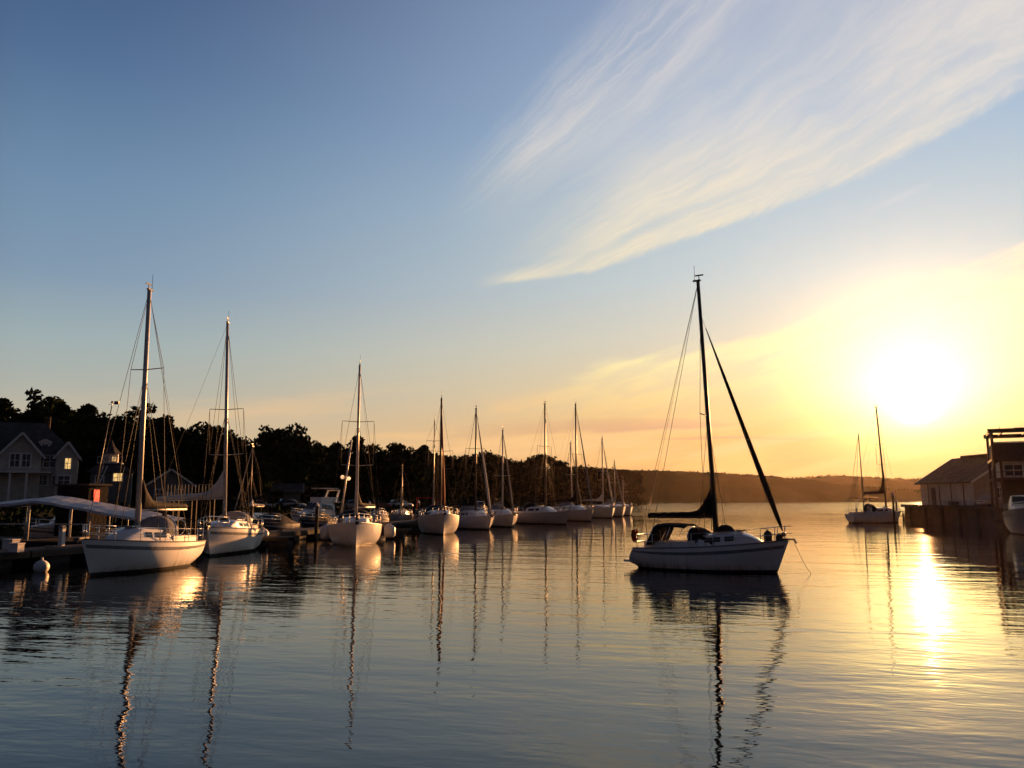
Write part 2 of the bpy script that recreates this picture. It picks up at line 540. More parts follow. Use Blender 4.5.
def add_waterline_grime(m):
    nt = m.node_tree
    p = nt.nodes['Principled BSDF']
    src = p.inputs['Base Color'].links[0].from_socket
    tcn = nt.nodes.new('ShaderNodeTexCoord')
    sp = nt.nodes.new('ShaderNodeSeparateXYZ'); nt.links.new(tcn.outputs['Object'], sp.inputs[0])
    x, z = X(nt, sp.outputs[0]), X(nt, sp.outputs[2])
    drip = n_noise(nt, x * 5.0, z * 0.5, 3.0, 1.0, 4.0, 0.6)
    blot = n_noise(nt, x * 1.3, z * 2.0, 8.0, 1.0, 4.0, 0.6)
    f = z.smooth(0.42, 0.06) * drip.smooth(0.35, 0.65) * 0.75 + z.smooth(1.3, 0.5) * drip.smooth(0.60, 0.70) * 0.22 + blot.smooth(0.60, 0.75) * 0.12
    nt.links.new(n_mix(nt, f, src, (0.22, 0.19, 0.12, 1)), p.inputs['Base Color'])
for q in ('gelcoat', 'offwhite', 'palegrey', 'cream'):
    add_waterline_grime(M[q])

# ------------------------------------------------------------------ water
def make_water():
    m = bpy.data.materials.new('harbour_water')
    m.use_nodes = True
    nt = m.node_tree
    p = nt.nodes['Principled BSDF']
    p.inputs['Base Color'].default_value = (0.0015, 0.002, 0.003, 1)
    p.inputs['Roughness'].default_value = 0.022
    p.inputs['IOR'].default_value = 1.335
    tcn = nt.nodes.new('ShaderNodeTexCoord')
    sp = nt.nodes.new('ShaderNodeSeparateXYZ')
    nt.links.new(tcn.outputs['Object'], sp.inputs[0])
    x, y = X(nt, sp.outputs[0]), X(nt, sp.outputs[1])
    # wave trains running roughly towards the camera, crests long sideways
    a = rad(-12)
    u = x * math.cos(a) + y * math.sin(a)
    v = y * math.cos(a) - x * math.sin(a)
    calm = n_noise(nt, x * 0.05, y * 0.035, 0.0, 1.0, 3.0, 0.5)
    big = n_noise(nt, u * 0.16, v * 0.42, 1.0, 1.0, 2.0, 0.45, 0.3)
    mid = n_noise(nt, u * 0.42, v * 1.25, 5.0, 1.0, 2.0, 0.5, 0.5)
    sml = n_noise(nt, u * 1.5, v * 3.8, 9.0, 1.0, 2.0, 0.5, 0.4)
    calmf = calm.smooth(0.30, 0.66) * 0.75 + 0.35
    fin = n_noise(nt, u * 4.2, v * 10.0, 13.0, 1.0, 2.0, 0.5, 0.2)
    near = y.smooth(100, 14) * 0.4 + 0.6 + y.smooth(105, 230) * 3.2
    h = big * 0.027 + (mid * 0.0175 + sml * 0.0086 + fin * 0.0020) * calmf * near
    b = nt.nodes.new('ShaderNodeBump')
    b.inputs['Distance'].default_value = 1.0
    b.inputs['Strength'].default_value = 1.0
    nt.links.new(h.s, b.inputs['Height'])
    nt.links.new(b.outputs[0], p.inputs['Normal'])
    mb = MB()
    mb.poly([(-1500, -400, 0), (1500, -400, 0), (1500, 1500, 0), (-1500, 1500, 0)])
    o = mb.build('water', m)
    return tag(o, 'calm rippled harbour water reflecting the sunset', 'water', kind='structure')
make_water()

# ------------------------------------------------------------------ shore land on the left
SHORE = [(-160, 30), (-70, 44), (-44, 62), (-33, 84), (-22, 112), (-11, 142), (8, 190), (34, 280), (60, 372), (66, 400)]

def shore_x(y):
    if y <= SHORE[0][1]: return SHORE[0][0]
    for (x0, y0), (x1, y1) in zip(SHORE, SHORE[1:]):
        if y <= y1: return x0 + (x1 - x0) * (y - y0) / (y1 - y0)
    return SHORE[-1][0] - (y - SHORE[-1][1]) * 1.6

def sstep(a, b, t):
    t = max(0.0, min(1.0, (t - a) / (b - a)))
    return t * t * (3 - 2 * t)

def ground_z(x, y):
    d = (shore_x(y) - x) * 0.9
    z = -1.2 + 2.5 * sstep(-1.0, 2.5, d) + 0.5 * sstep(4, 30, d) + 5.0 * sstep(40, 130, d)
    return z + (noise.noise(Vector((x * 0.06, y * 0.06, 0))) * 0.35 if d > 4 else 0)

def make_land():
    mb = MB()
    xs = [-420 + i * 6 for i in range(45)] + [-150 + i * 2.0 for i in range(112)]
    ys = [22 + i * 2.5 for i in range(48)] + [142 + i * 6 for i in range(49)]
    nx = len(xs)
    for yv in ys:
        for xv in xs:
            mb.v.append((xv, yv, ground_z(xv, yv)))
    for j in range(len(ys) - 1):
        for i in range(nx - 1):
            a = j * nx + i
            if max(mb.v[q][2] for q in (a, a + 1, a + nx + 1, a + nx)) > -1.1:
                mb.face((a, a + 1, a + nx + 1, a + nx), 0, True)
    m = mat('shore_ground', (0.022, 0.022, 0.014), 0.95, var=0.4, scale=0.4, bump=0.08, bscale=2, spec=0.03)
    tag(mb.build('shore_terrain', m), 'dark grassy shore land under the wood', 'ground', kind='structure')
make_land()

# ------------------------------------------------------------------ far hills
def make_hill(name, d0, d1, prof, seed, rough_h, label, col):
    """a wooded ridge: prof is (bearing pixel, ridge pixel) at the distance of the crest"""
    mb = MB()
    nu, nv = 520, 9
    px0, px1 = prof[0][0], prof[-1][0]
    for j in range(nv):
        t = j / (nv - 1)
        for i in range(nu):
            px = px0 + (px1 - px0) * i / (nu - 1)
            for (pa, ya), (pb, yb) in zip(prof, prof[1:]):
                if pa <= px <= pb:
                    q = (px - pa) / (pb - pa); q = q * q * (3 - 2 * q)
                    py = ya + (yb - ya) * q
                    break
            d = d0 + (d1 - d0) * t
            crest = PD(px, py, d0 + (d1 - d0) * 0.55).z + 1.0
            shape = math.sin(min(1.0, t / 0.55) * PI / 2) ** 0.8 if t < 0.55 else 1.0 - 0.15 * (t - 0.55) / 0.45
            xx = (px - 512) / FPX * d * 1.01
            n = noise.noise(Vector((xx * 0.16, d * 0.16, seed))) * 0.6 + noise.noise(Vector((xx * 0.5, d * 0.4, seed + 4))) * 0.55
            n2 = noise.noise(Vector((xx * 0.018, d * 0.02, seed + 9)))
            z = -1.5 + (crest + 1.5) * shape + (n * rough_h + n2 * rough_h * 0.8) * (0.2 + shape) * (1 if t > 0.02 else 0)
            mb.v.append((xx, d + n * 3, z))
    for j in range(nv - 1):
        for i in range(nu - 1):
            a = j * nu + i
            mb.face((a, a + 1, a + nu + 1, a + nu), 0, True)
    m = mat(name + '_woods', col, 0.95, var=0.4, scale=0.05, bump=0.3, bscale=0.25, spec=0.0)
    return tag(mb.build(name, m), label, 'hills', kind='structure')

make_hill('hills', 640, 820, [(150, 470), (450, 466), (560, 470), (640, 472), (680, 473), (760, 477), (800, 481), (840, 487), (900, 491), (1000, 492), (1150, 494)], 3.0, 1.5,
          'dark wooded headland on the far side of the bay', (0.022, 0.024, 0.013))
make_hill('far_hills', 1080, 1330, [(-390, 470), (0, 472), (500, 478), (700, 482), (780, 480), (830, 476.5), (900, 480), (1000, 480), (1150, 476), (1420, 472)], 8.0, 1.8,
          'paler hazy ridge beyond the wooded headland', (0.024, 0.026, 0.015))

# ------------------------------------------------------------------ air
def make_haze():
    mb = MB()
    mb.box(0, 545, 24, 3100, 1980, 56)     # from -4 m to 52 m
    m = bpy.data.materials.new('haze_air')
    m.use_nodes = True
    nt = m.node_tree
    nt.nodes.clear()
    pv = nt.nodes.new('ShaderNodeVolumePrincipled')
    pv.inputs['Color'].default_value = (0.95, 0.80, 0.66, 1)
    pv.inputs['Density'].default_value = HAZE
    pv.inputs['Anisotropy'].default_value = 0.88
    out = nt.nodes.new('ShaderNodeOutputMaterial')
    nt.links.new(pv.outputs[0], out.inputs['Volume'])
    tag(mb.build('haze', m), 'thin warm evening haze over the harbour', 'haze', kind='stuff')
HAZE = 0.000015
make_haze()

# ------------------------------------------------------------------ boats
def lerp(a, b, t): return a + (b - a) * t


class Hull:
    """x forward, y to port, z up from the waterline"""
    def __init__(s, L, B, fs, fb, draft=0.4, stern_w=0.72, rake=0.55, rt=0.25, full=2.2, lift=0.12, tm=0.42):
        s.L, s.B, s.fs, s.fb, s.draft, s.sw, s.rake, s.rt, s.full, s.lift, s.tm = L, B, fs, fb, draft, stern_w, rake, rt, full, lift, tm

    def half(s, t):
        if t < s.tm: f = s.sw + (1 - s.sw) * (1 - ((s.tm - t) / s.tm) ** 2)
        else: f = max(0.0, 1 - (max(0.0, t - s.tm) / (1 - s.tm)) ** s.full)
        return s.B / 2 * f

    def sheer(s, t):
        return s.fs + (s.fb - s.fs) * (0.25 * t + 0.75 * t * t)

    def keel(s, t):
        z = -s.draft * math.sin(PI * min(1, max(0, t)) ** 0.85)
        return z + s.lift * (1 - t) ** 6 - 0.05 - 0.1 * t

    def pt(s, t, v, side):
        F, k, b = s.sheer(t), s.keel(t), s.half(t)
        fl = lerp(2.6, 1.5, max(0, (t - 0.5) / 0.5))      # more flare towards the bow
        v = min(1.0, max(0.0, v))
        y = b * (1 - (1 - v) ** fl)
        z = k + (F - k) * v ** 1.5
        hz = max(-0.3, min(1.0, z / F))
        x = -s.L / 2 + s.L * t - s.rake * (1 - hz) * max(0, (t - 0.35) / 0.65) ** 1.5 + s.rt * (1 - hz) * max(0, (0.25 - t) / 0.25)
        return Vector((x, side * y, z))

    def build(s, root, hullm, bootm, deckm, stripe=None, stripe_h=0.09):
        N, V = 30, 14
        top = MB(); low = MB()
        for side in (1, -1):
            for mbx, zone in ((top, 'top'), (low, 'low')):
                rings = []
                for i in range(N + 1):
                    t = (i / N) ** 0.85
                    F, k = s.sheer(t), s.keel(t)
                    zb = 0.07 + 0.05 * t
                    vb = max(0.0, min(1.0, (zb - k) / (F - k))) ** (1 / 1.5)
                    if zone == 'top': vs = [vb + (1 - vb) * q / V for q in range(V + 1)]
                    else: vs = [vb * q / 6 for q in range(7)]
                    rings.append([s.pt(t, v, side) for v in vs])
                mbx.loft(rings, False, False, 0, True, flip=(side > 0))
        # transom
        F, k = s.sheer(0), s.keel(0)
        pts = [s.pt(0, q / 10, 1) for q in range(11)]
        top.poly(pts + [Vector((p.x, -p.y, p.z)) for p in pts[::-1][:-1]])
        h = top.build('hull', hullm, root)
        low.build('boot_stripe', bootm, root)
        # deck with a little camber
        dk = MB(); rings = []
        for i in range(N + 1):
            t = i / N
            a = s.pt(t, 1, 1)
            rings.append([Vector((a.x, a.y * q, a.z - 0.02 + 0.06 * (1 - q * q))) for q in (-1, -0.5, 0, 0.5, 1)])
        dk.loft(rings, False, False, 0, True, flip=True)
        dk.build('deck', deckm, root)
        # toe rail
        for side in (1, -1):
            tr = MB()
            tr.tube([s.pt(i / 24, 1, side) + Vector((0, 0, 0.025)) for i in range(25)], 0.028, 6)
            tr.build('toe_rail', M['alu'] if stripe is None else stripe, root)
        if stripe:
            sp = MB()
            for side in (1, -1):
                rings = []
                for i in range(N + 1):
                    t = i / N * 0.985
                    rr = []
                    for v in (0.86, 0.92):
                        p = s.pt(t, v, side); rr.append(p + Vector((0, side * 0.008, 0)))
                    rings.append(rr)
                sp.loft(rings, False, False, 0, True, flip=(side > 0))
            sp.build('sheer_stripe', stripe, root)
        return h


def cabin_loft(x0, x1, w0, w1, zf, h, nose=0.35, back=0.08, crown=0.10):
    """coachroof: x0 aft, x1 forward; zf(x) deck height; returns point function P(u,v): u along, v across -1..1"""
    def pt(u, v):
        x = lerp(x0, x1, u)
        w = lerp(w0, w1, u ** 1.3)
        up = min(1, u / back) ** 0.5 * min(1.0, (1 - u) / nose) ** 0.75 if u > 0 else 0
        hh = h * (up if u not in (0, 1) else 0)
        a = abs(v); s = 1 if v >= 0 else -1
        # v: 0..0.55 across the roof, 0.55..1 down the side
        if a <= 0.55:
            q = a / 0.55; y = w * 0.84 * q; z = hh + crown * (1 - q * q) * min(1, hh / h * 1.2)
        else:
            q = (a - 0.55) / 0.45; y = w * (0.84 + 0.16 * q); z = hh * (1 - q) - 0.03 * q
        return Vector((x, s * y, zf(x) + z))
    return pt


def surf(mb, pt, us, vs, off=0.0, mi=0, smooth=True):
    rings = []
    for u in us:
        r = []
        for v in vs:
            p = pt(u, v)
            if off:
                e = 1e-3
                a = pt(min(1, u + e), v) - pt(max(0, u - e), v); b = pt(u, min(1, v + e)) - pt(u, max(-1, v - e))
                n = a.cross(b)
                if n.length > 1e-12:
                    n.normalize()
                    if n.z < 0: n = -n
                    p = p + n * off
            r.append(p)
        rings.append(r)
    mb.loft(rings, False, False, mi, smooth)
    return mb


def make_sail_cover(root, mastx, zb, blen, ang, m, rise=1.1, fat=0.2, endm=None, droop=0.0):
    """stowed mainsail under its cover along the boom, climbing the mast at its front"""
    c, s = math.cos(ang), math.sin(ang)
    mb = MB(); rings = []
    n = 16
    for i in range(n + 1):
        t = i / n
        d = 0.04 + blen * 0.98 * t
        hh = fat * (1.5 - 0.75 * t) + rise * max(0, 1 - t / 0.32) ** 1.9
        ww = fat * (0.75 - 0.35 * t) * (1 if t > 0.02 else 0.8)
        wob = 0.02 * math.sin(i * 2.7)
        ring = []
        for k in range(12):
            a = 2 * PI * k / 12
            zz = zb - droop * t - 0.02 + hh * 0.5 + hh * 0.5 * math.sin(a) + wob
            yy = ww * math.cos(a) * (1.0 - 0.35 * max(0, math.sin(a)))
            ring.append(Vector((mastx - d * c - yy * s, -d * s + yy * c, zz)))
        rings.append(ring)
    mb.loft(rings, True, True, 0, True)
    return mb.build('sail_cover', m, root)


def sailboat(name, label, pos, heading, L=8.8, B=2.9, fs=0.95, fb=1.3, mast_h=11.8, mast_u=0.56, cover='navycanvas', boom=True, boom_len=None,
             boom_ang=0.0, boom_z=None, rise=1.0, jib=True, jib_r=0.07, jib_m='greycanvas', spreaders=(0.56,), hullm='gelcoat', boot='antifoul', stripe=None,
             hood='greycanvas', bimini=None, rails=True, mast_m='alu', rt=0.25, rake=0.6, fat=0.2, mast_rake=0.0, mizzen=None, heel=0.0,
             sw=0.72, cat='sailing boat', group='sailing boats moored along the dock', backstay2=False, trunk=True, window=True, mr=0.085, wheel=True, hood_h=0.52, hounds=1.0, cab=(0.36, 0.74), cab_h=0.46, lift=0.12, draft=0.4):
    root = empty(name, pos, heading, label, cat, group)
    root.rotation_euler = (heel, 0, heading)
    H = Hull(L, B, fs, fb, rt=rt, rake=rake, stern_w=sw, lift=lift, draft=draft)
    H.build(root, M[hullm], M[boot], M['deck'], M[stripe] if stripe else None)
    def zf(x):
        return H.sheer((x + L / 2) / L) + 0.02
    X0, X1 = -L / 2 + L * cab[0], -L / 2 + L * cab[1]
    cp = cabin_loft(X0, X1, H.half(cab[0]) * 0.72, H.half(cab[1]) * 0.55, zf, cab_h)
    if trunk:
        mb = MB()
        us = [0, 0.012, 0.04, 0.08] + [0.08 + 0.92 * i / 14 for i in range(1, 15)]
        vs = [-1, -0.9, -0.75, -0.6, -0.55, -0.48, -0.3, 0, 0.3, 0.48, 0.55, 0.6, 0.75, 0.9, 1]
        surf(mb, cp, us, vs)
        cb = mb.build('coachroof', M['gelcoat'], root)
        if window:
            for side in (1, -1):
                for (ua, ub) in ((0.16, 0.40), (0.46, 0.60)):
                    w = MB()
                    surf(w, cp, [ua + (ub - ua) * i / 5 for i in range(6)], [side * q for q in (0.64, 0.72, 0.82)], off=0.012)
                    w.build('cabin_window', M['darkglass'], cb)
        hx = lerp(X0, X1, 0.62); hp = cp(0.62, 0)
        hb = MB(); hb.box(hx, 0, hp.z + 0.03, 0.5, 0.5, 0.06, taper=0.92); hb.build('deck_hatch', M['darkglass'], cb)
        for side in (1, -1):
            gr = MB()
            gr.tube([cp(0.15 + 0.5 * i / 6, side * 0.5) + Vector((0, 0, 0.06)) for i in range(7)], 0.018, 6)
            gr.build('grab_rail', M['steel'], cb)
        # cockpit coaming behind the cabin
        for side in (1, -1):
            co = MB()
            pts = [Vector((lerp(X0 + 0.05, -L / 2 + 0.45, i / 6), side * H.half(lerp(cab[0], 0.06, i / 6)) * 0.66, zf(lerp(X0, -L / 2 + 0.45, i / 6)) + 0.12)) for i in range(7)]
            for a, b in zip(pts, pts[1:]):
                co.bar(a, b, 0.12, 0.26)
            co.build('cockpit_coaming', M['gelcoat'], root)
        if wheel:
            wh = MB(); wx = -L / 2 + 1.0; wz = zf(wx)
            wh.bar((wx, 0, wz), (wx + 0.06, 0, wz + 0.7), 0.14, 0.14)
            wh.tube([(wx - 0.1, 0.36 * math.cos(a * PI / 10), wz + 0.65 + 0.36 * math.sin(a * PI / 10)) for a in range(21)], 0.018, 6)
            wh.build('steering_wheel', M['steel'], root)
    mx = -L / 2 + L * mast_u
    mz = zf(mx) + (0.0 if not trunk else max(0, cp(max(0.0, min(1, (mx - X0) / (X1 - X0))), 0).z - zf(mx)))
    tipx = mx - mast_rake
    mb = MB(); mb.tube([(mx, 0, mz - 0.02), (lerp(mx, tipx, 0.5), 0, lerp(mz, mast_h, 0.5)), (tipx, 0, mast_h)], mr, 10, mr * 0.7)
    mst = mb.build('mast', M[mast_m], root)
    def mp(f):   # point on the mast, f from 0 at the deck to 1 at the top
        return Vector((lerp(mx, tipx, f), 0, lerp(mz, mast_h, f)))
    tp = MB()
    tp.box(tipx - 0.05, 0, mast_h + 0.03, 0.34, 0.10, 0.07)
    tp.tube([(tipx - 0.15, 0.02, mast_h), (tipx - 0.16, 0.02, mast_h + 0.75)], 0.010, 5)
    tp.bar((tipx + 0.05, 0, mast_h + 0.06), (tipx + 0.05, 0, mast_h + 0.26), 0.03, 0.03)
    tp.bar((tipx - 0.12, 0.0, mast_h + 0.26), (tipx + 0.25, 0.0, mast_h + 0.26), 0.03, 0.06)
    tp.build('masthead_gear', M['darkspar'], mst)
    sps = []
    for f in spreaders:
        p = mp(f); sl = B * 0.30
        sp = MB()
        for side in (1, -1):
            sp.tube([p, p + Vector((-0.12, side * sl, 0.06))], 0.028, 6, 0.02)
        sp.build('spreader', M[mast_m], mst)
        sps.append((p, sl))
    # standing rigging
    wr = 0.011
    hp = mp(hounds)
    for side in (1, -1):
        sh = MB()
        ch = Vector((mx - 0.15, side * H.half(mast_u) * 0.95, zf(mx)))
        pts = [mp(min(0.985, hounds))] + [p + Vector((-0.12, side * sl, 0.06)) for p, sl in sps[::-1]] + [ch]
        for a, b in zip(pts, pts[1:]): sh.tube([a, b], wr, 5)
        if sps:
            sh.tube([sps[0][0] - Vector((0, 0, 0.1)), ch + Vector((-0.35, 0, 0))], wr, 5)
            sh.tube([sps[0][0] - Vector((0, 0, 0.1)), ch + Vector((0.35, 0, 0))], wr, 5)
        sh.build('shroud', M['wire'], root)
    bow = Vector((L / 2 - 0.12, 0, H.sheer(1) + 0.05))
    if jib:
        a = lerp(bow, hp, 0.035); b = lerp(bow, hp, 0.93)
        mb = MB()
        pts = [lerp(a, b, q) for q in (0, 0.05, 0.14, 0.3, 0.5, 0.75, 1.0)]
        rr = [0.03, jib_r * 0.75, jib_r, jib_r * 0.95, jib_r * 0.75, jib_r * 0.55, 0.02]
        rings = []
        for p, r_ in zip(pts, rr):
            rings.append([p + Vector((r_ * math.cos(2 * PI * k / 9), r_ * math.sin(2 * PI * k / 9), 0)) for k in range(9)])
        mb.loft(rings, True, True, 0, True)
        fj = mb.build('furled_jib', M[jib_m], root)
        dr = MB(); q0 = lerp(bow, hp, 0.012); q1 = lerp(bow, hp, 0.028)
        dr.tube([q0, q1], 0.09, 10); dr.build('furler_drum', M['darkspar'], fj)
        fs_ = MB(); fs_.tube([bow, hp], 0.010, 5); fs_.build('forestay', M['wire'], root)
    else:
        fs_ = MB(); fs_.tube([bow, hp], wr, 5); fs_.build('forestay', M['wire'], root)
    bs = MB(); top = mp(0.995)
    if backstay2:
        for side in (1, -1):
            bs.tube([top, Vector((-L / 2 + 0.15, side * H.half(0) * 0.8, zf(-L / 2)))], wr, 5)
    else:
        bs.tube([top, Vector((-L / 2 + 0.1, 0, zf(-L / 2)))], wr, 5)
    bs.build('backstay', M['wire'], root)
    # boom and stowed mainsail
    if boom:
        bl = boom_len or (mx + L / 2) * 0.72
        bz = boom_z or (zf(mx) + 1.15)
        c, s = math.cos(boom_ang), math.sin(boom_ang)
        bm = MB(); bm.tube([(mx - 0.06 * c, -0.06 * s, bz), (mx - bl * c, -bl * s, bz - 0.02)], 0.06, 8, 0.05)
        bb = bm.build('boom', M[mast_m], root)
        ms = MB(); ms.tube([(mx - bl * 0.85 * c, -bl * 0.85 * s, bz), (mx - bl * 0.8 * c, -bl * 0.55 * s, zf(-L / 2 + 0.5) + 0.1)], 0.015, 5)
        ms.tube([top, (mx - bl * c, -bl * s, bz)], 0.007, 4)
        ms.build('boom_sheet', M['rope'], bb)
        if cover:
            make_sail_cover(root, mx, bz + 0.05, bl, boom_ang, M[cover], rise, fat)
    # sprayhood
    if hood:
        sx0, sx1 = X0 - 0.25, X0 + 0.75
        hw = H.half(cab[0]) * 0.66; hz0 = zf(X0) + 0.1; hh = cab_h + hood_h
        mb = MB(); rings = []
        for i in range(7):
            t = i / 6
            x = lerp(sx0, sx1, t); h_ = hh * (1 - max(0, t - 0.35) ** 1.6 * 1.15)
            rings.append([Vector((x, hw * math.cos(PI * k / 10) * (1.0 - 0.06 * t), hz0 + h_ * math.sin(PI * k / 10) ** 0.55)) for k in range(11)])
        mb.loft(rings, False, False, 0, True)
        sh = mb.build('sprayhood', M[hood], root)
        hf = MB(); hf.tube([p + Vector((-0.012, 0, 0.0)) for p in rings[0]], 0.022, 6); hf.build('hood_frame', M['steel'], sh)
    if bimini:
        bx0, bx1, bz0 = bimini[0], bimini[1], bimini[2]
        hw = H.half(0.15) * 0.85
        mb = MB(); rings = []
        for i in range(6):
            t = i / 5; x = lerp(bx0, bx1, t)
            rings.append([Vector((x, hw * q, bz0 + 0.13 * (1 - q * q) - 0.05 * (2 * t - 1) ** 2)) for q in (-1, -0.8, -0.4, 0, 0.4, 0.8, 1)] + [Vector((x, hw * q, bz0 - 0.05 + 0.13 * (1 - q * q) - 0.05 * (2 * t - 1) ** 2)) for q in (1, 0.4, 0, -0.4, -1)])
        mb.loft(rings, True, True, 0, True)
        # rear curtain slanting down to the coaming
        bi = mb.build('bimini', M[bimini[3]], root)
        for side in (1, -1):
            fr = MB()
            fr.tube([(bx0 + 0.02, side * hw, bz0 - 0.03), (bx0 - 0.35, side * hw, zf(bx0) + 0.15)], 0.02, 6)
            fr.build('bimini_frame', M['steel'], bi)
            fr = MB(); fr.tube([(lerp(bx0, bx1, 0.55), side * hw, bz0 - 0.03), (lerp(bx0, bx1, 0.3), side * hw, zf(bx0) + 0.15)], 0.02, 6)
            fr.build('bimini_frame', M['steel'], bi)
        ct = MB()
        for side in ((1, -1) if len(bimini) < 5 else ()):
            ct.loft([[Vector((bx0 - 0.36, side * hw, zf(bx0) + 0.12)), Vector((bx0 + 0.02, side * hw, bz0 - 0.04))], [Vector((bx0 - 0.02, side * hw, zf(bx0) + 0.12)), Vector((bx0 + 0.34, side * hw, bz0 - 0.04))]], False, False)
        if len(bimini) < 5: ct.loft([[Vector((bx0 - 0.37, -hw, zf(bx0) + 0.12)), Vector((bx0 + 0.01, -hw, bz0 - 0.04))], [Vector((bx0 - 0.37, hw, zf(bx0) + 0.12)), Vector((bx0 + 0.01, hw, bz0 - 0.04))]], False, False)
        if len(bimini) < 5: ct.build('side_curtain', M[bimini[3]], bi)
    if rails:
        pu = MB(); hgt = 0.58
        for zq in (1.0, 0.5):
            pts = []
            for (t, side) in ((0.84, 1), (0.90, 1), (0.95, 1), (0.985, 1), (1.0, 0), (0.985, -1), (0.95, -1), (0.90, -1), (0.84, -1)):
                p = H.pt(min(t, 0.995), 1, side if side else 1)
                if side == 0: p = Vector((L / 2 + 0.12, 0, p.z))
                pts.append(p * 1 + Vector((0, -0.05 * side, hgt * zq)))
            pu.tube(pts, 0.017, 6)
        for t in (0.84, 0.92, 0.975):
            for side in (1, -1):
                p = H.pt(t, 1, side) + Vector((0, -0.05 * side, 0)); pu.tube([p, p + Vector((0.03, 0, hgt))], 0.016, 6)
        pu.build('pulpit', M['steel'], root)
        ps = MB()
        for zq in (1.0, 0.5):
            pts = [H.pt(t, 1, side) + Vector((0.05, -0.06 * side, hgt * zq)) for (t, side) in ((0.14, 1), (0.07, 1), (0.01, 1), (0.01, -1), (0.07, -1), (0.14, -1))]
            ps.tube(pts, 0.017, 6)
        for t in (0.02, 0.14):
            for side in (1, -1):
                p = H.pt(t, 1, side) + Vector((0.05, -0.06 * side, 0)); ps.tube([p, p + Vector((0, 0, hgt))], 0.016, 6)
        ps.build('pushpit', M['steel'], root)
        for side in (1, -1):
            lf = MB()
            ts = [0.14, 0.28, 0.42, 0.56, 0.70, 0.84]
            for t in ts[1:-1]:
                p = H.pt(t, 1, side) + Vector((0, -0.05 * side, 0)); lf.tube([p, p + Vector((0, 0, hgt))], 0.014, 6)
            for zq in (1.0, 0.5):
                lf.tube([H.pt(t, 1, side) + Vector((0, -0.05 * side, hgt * zq)) for t in ts], 0.007, 5)
            lf.build('guard_rail', M['steel'], root)
        an = MB()
        an.bar((L / 2 - 0.35, 0, H.sheer(1) + 0.06), (L / 2 + 0.22, 0, H.sheer(1) + 0.05), 0.16, 0.07)
        an.bar((L / 2 + 0.22, 0, H.sheer(1) + 0.06), (L / 2 + 0.30, 0, H.sheer(1) - 0.10), 0.22, 0.06)
        an.build('bow_anchor', M['darkspar'], root)
    rd = MB()
    rd.box(-L / 2 + 0.05, 0, -0.15, 0.34, 0.06, 0.7)
    rd.build('rudder', M[boot], root)
    if mizzen:
        zx, zh = mizzen
        mb = MB(); mb.tube([(zx, 0, zf(zx)), (zx - 0.08, 0, zh)], 0.06, 8, 0.045); mz_ = mb.build('mizzen_mast', M[mast_m], root)
        r = MB()
        for side in (1, -1):
            r.tube([(zx - 0.08, 0, zh - 0.05), (zx - 0.5, side * H.half(0.15) * 0.9, zf(zx))], wr * 1.6, 5)
        r.tube([(zx - 0.08, 0, zh - 0.05), (-L / 2 - 0.1, 0, zf(-L / 2) + 0.2)], wr * 2.2, 5)
        r.build('mizzen_stay', M['wire'], mz_)
    return root, H


def wl_place(bow, stern, L, rake):
    """root position and heading from the two ends of the waterline"""
    d = (stern - bow); hd = math.atan2(-d.y, -d.x)
    f = Vector((math.cos(hd), math.sin(hd), 0))
    pos = bow - f * (L / 2 - rake)
    pos.z = 0
    return pos, hd


# the near boat swinging on its own mooring
fb_, fs_ = P(777, 573), P(650, 567.5)
NL = 6.3
pos, hd = wl_place(fb_, fs_, NL, 0.52)
near, NH = sailboat('sailing_boat', 'white sailing boat lying alone on open water with dark sail cover and cockpit canopy', pos, hd, L=NL, B=2.5, fs=0.86, fb=1.30, mast_h=12.5,
    mast_u=0.535, cover='blackcanvas', boom_len=3.0, boom_z=2.20, rise=1.35, fat=0.15, jib=True, jib_r=0.12, jib_m='blackcanvas', spreaders=(0.45,), mast_m='darkspar',
    hood='blackcanvas', bimini=(-2.2, -0.85, 1.84, 'blackcanvas'), mast_rake=0.42, mr=0.105, rake=0.50, rt=-0.45, sw=0.78, stripe='greycanvas', group='sailing boats on the harbour', hounds=0.865,
    cab=(0.42, 0.84), cab_h=0.44, hood_h=0.26, wheel=False, backstay2=True, lift=0.22)
st = MB()
st.box(-NL / 2 - 0.22, 0, 0.32, 0.55, 1.5, 0.10)
st.build('swim_step', M['gelcoat'], near)
hs = MB(); zc = 1.42
hs.tube([(-NL / 2 + 0.02, -0.70 + 0.2 * math.cos(a * PI / 10), zc - 0.22 * math.sin(a * PI / 10) + 0.0) for a in range(-3, 14)], 0.10, 8)
hs.build('lifebuoy', M['orange'], near)
wp = MB(); wp.tube([(-NL / 2 + 0.1, 0.75, 0.9), (-NL / 2 - 0.0, 0.75, 2.0), (-NL / 2 + 0.30, 0.78, 3.1)], 0.018, 6, 0.008); wp.build('whip_antenna', M['darkspar'], near)
dg = MB(); dg.ball((0.62, 0.0, 1.66), 0.36, 0.42, 0.24, 12, 8); dg.build('stowed_sail_bag', M['blackcanvas'], near)
def on_near(x, y, z):
    return Matrix.Translation(near.location) @ Matrix.Rotation(hd, 4, 'Z') @ Vector((x, y, z))

def small_fender(loc, r, h, label, m='fender', name='fender', cat='fender', group=None):
    mb = MB(); rings = []
    for (q, z) in ((0.25, 0), (0.7, 0.06), (1, 0.2), (1, 0.75), (0.7, 0.92), (0.25, 1.0), (0.18, 1.08)):
        rings.append([(r * q * math.cos(2 * PI * k / 12), r * q * math.sin(2 * PI * k / 12), z * h) for k in range(12)])
    mb.loft(rings, True, True, 0, True)
    return tag(mb.build(name, M[m], None, loc), label, cat, group)

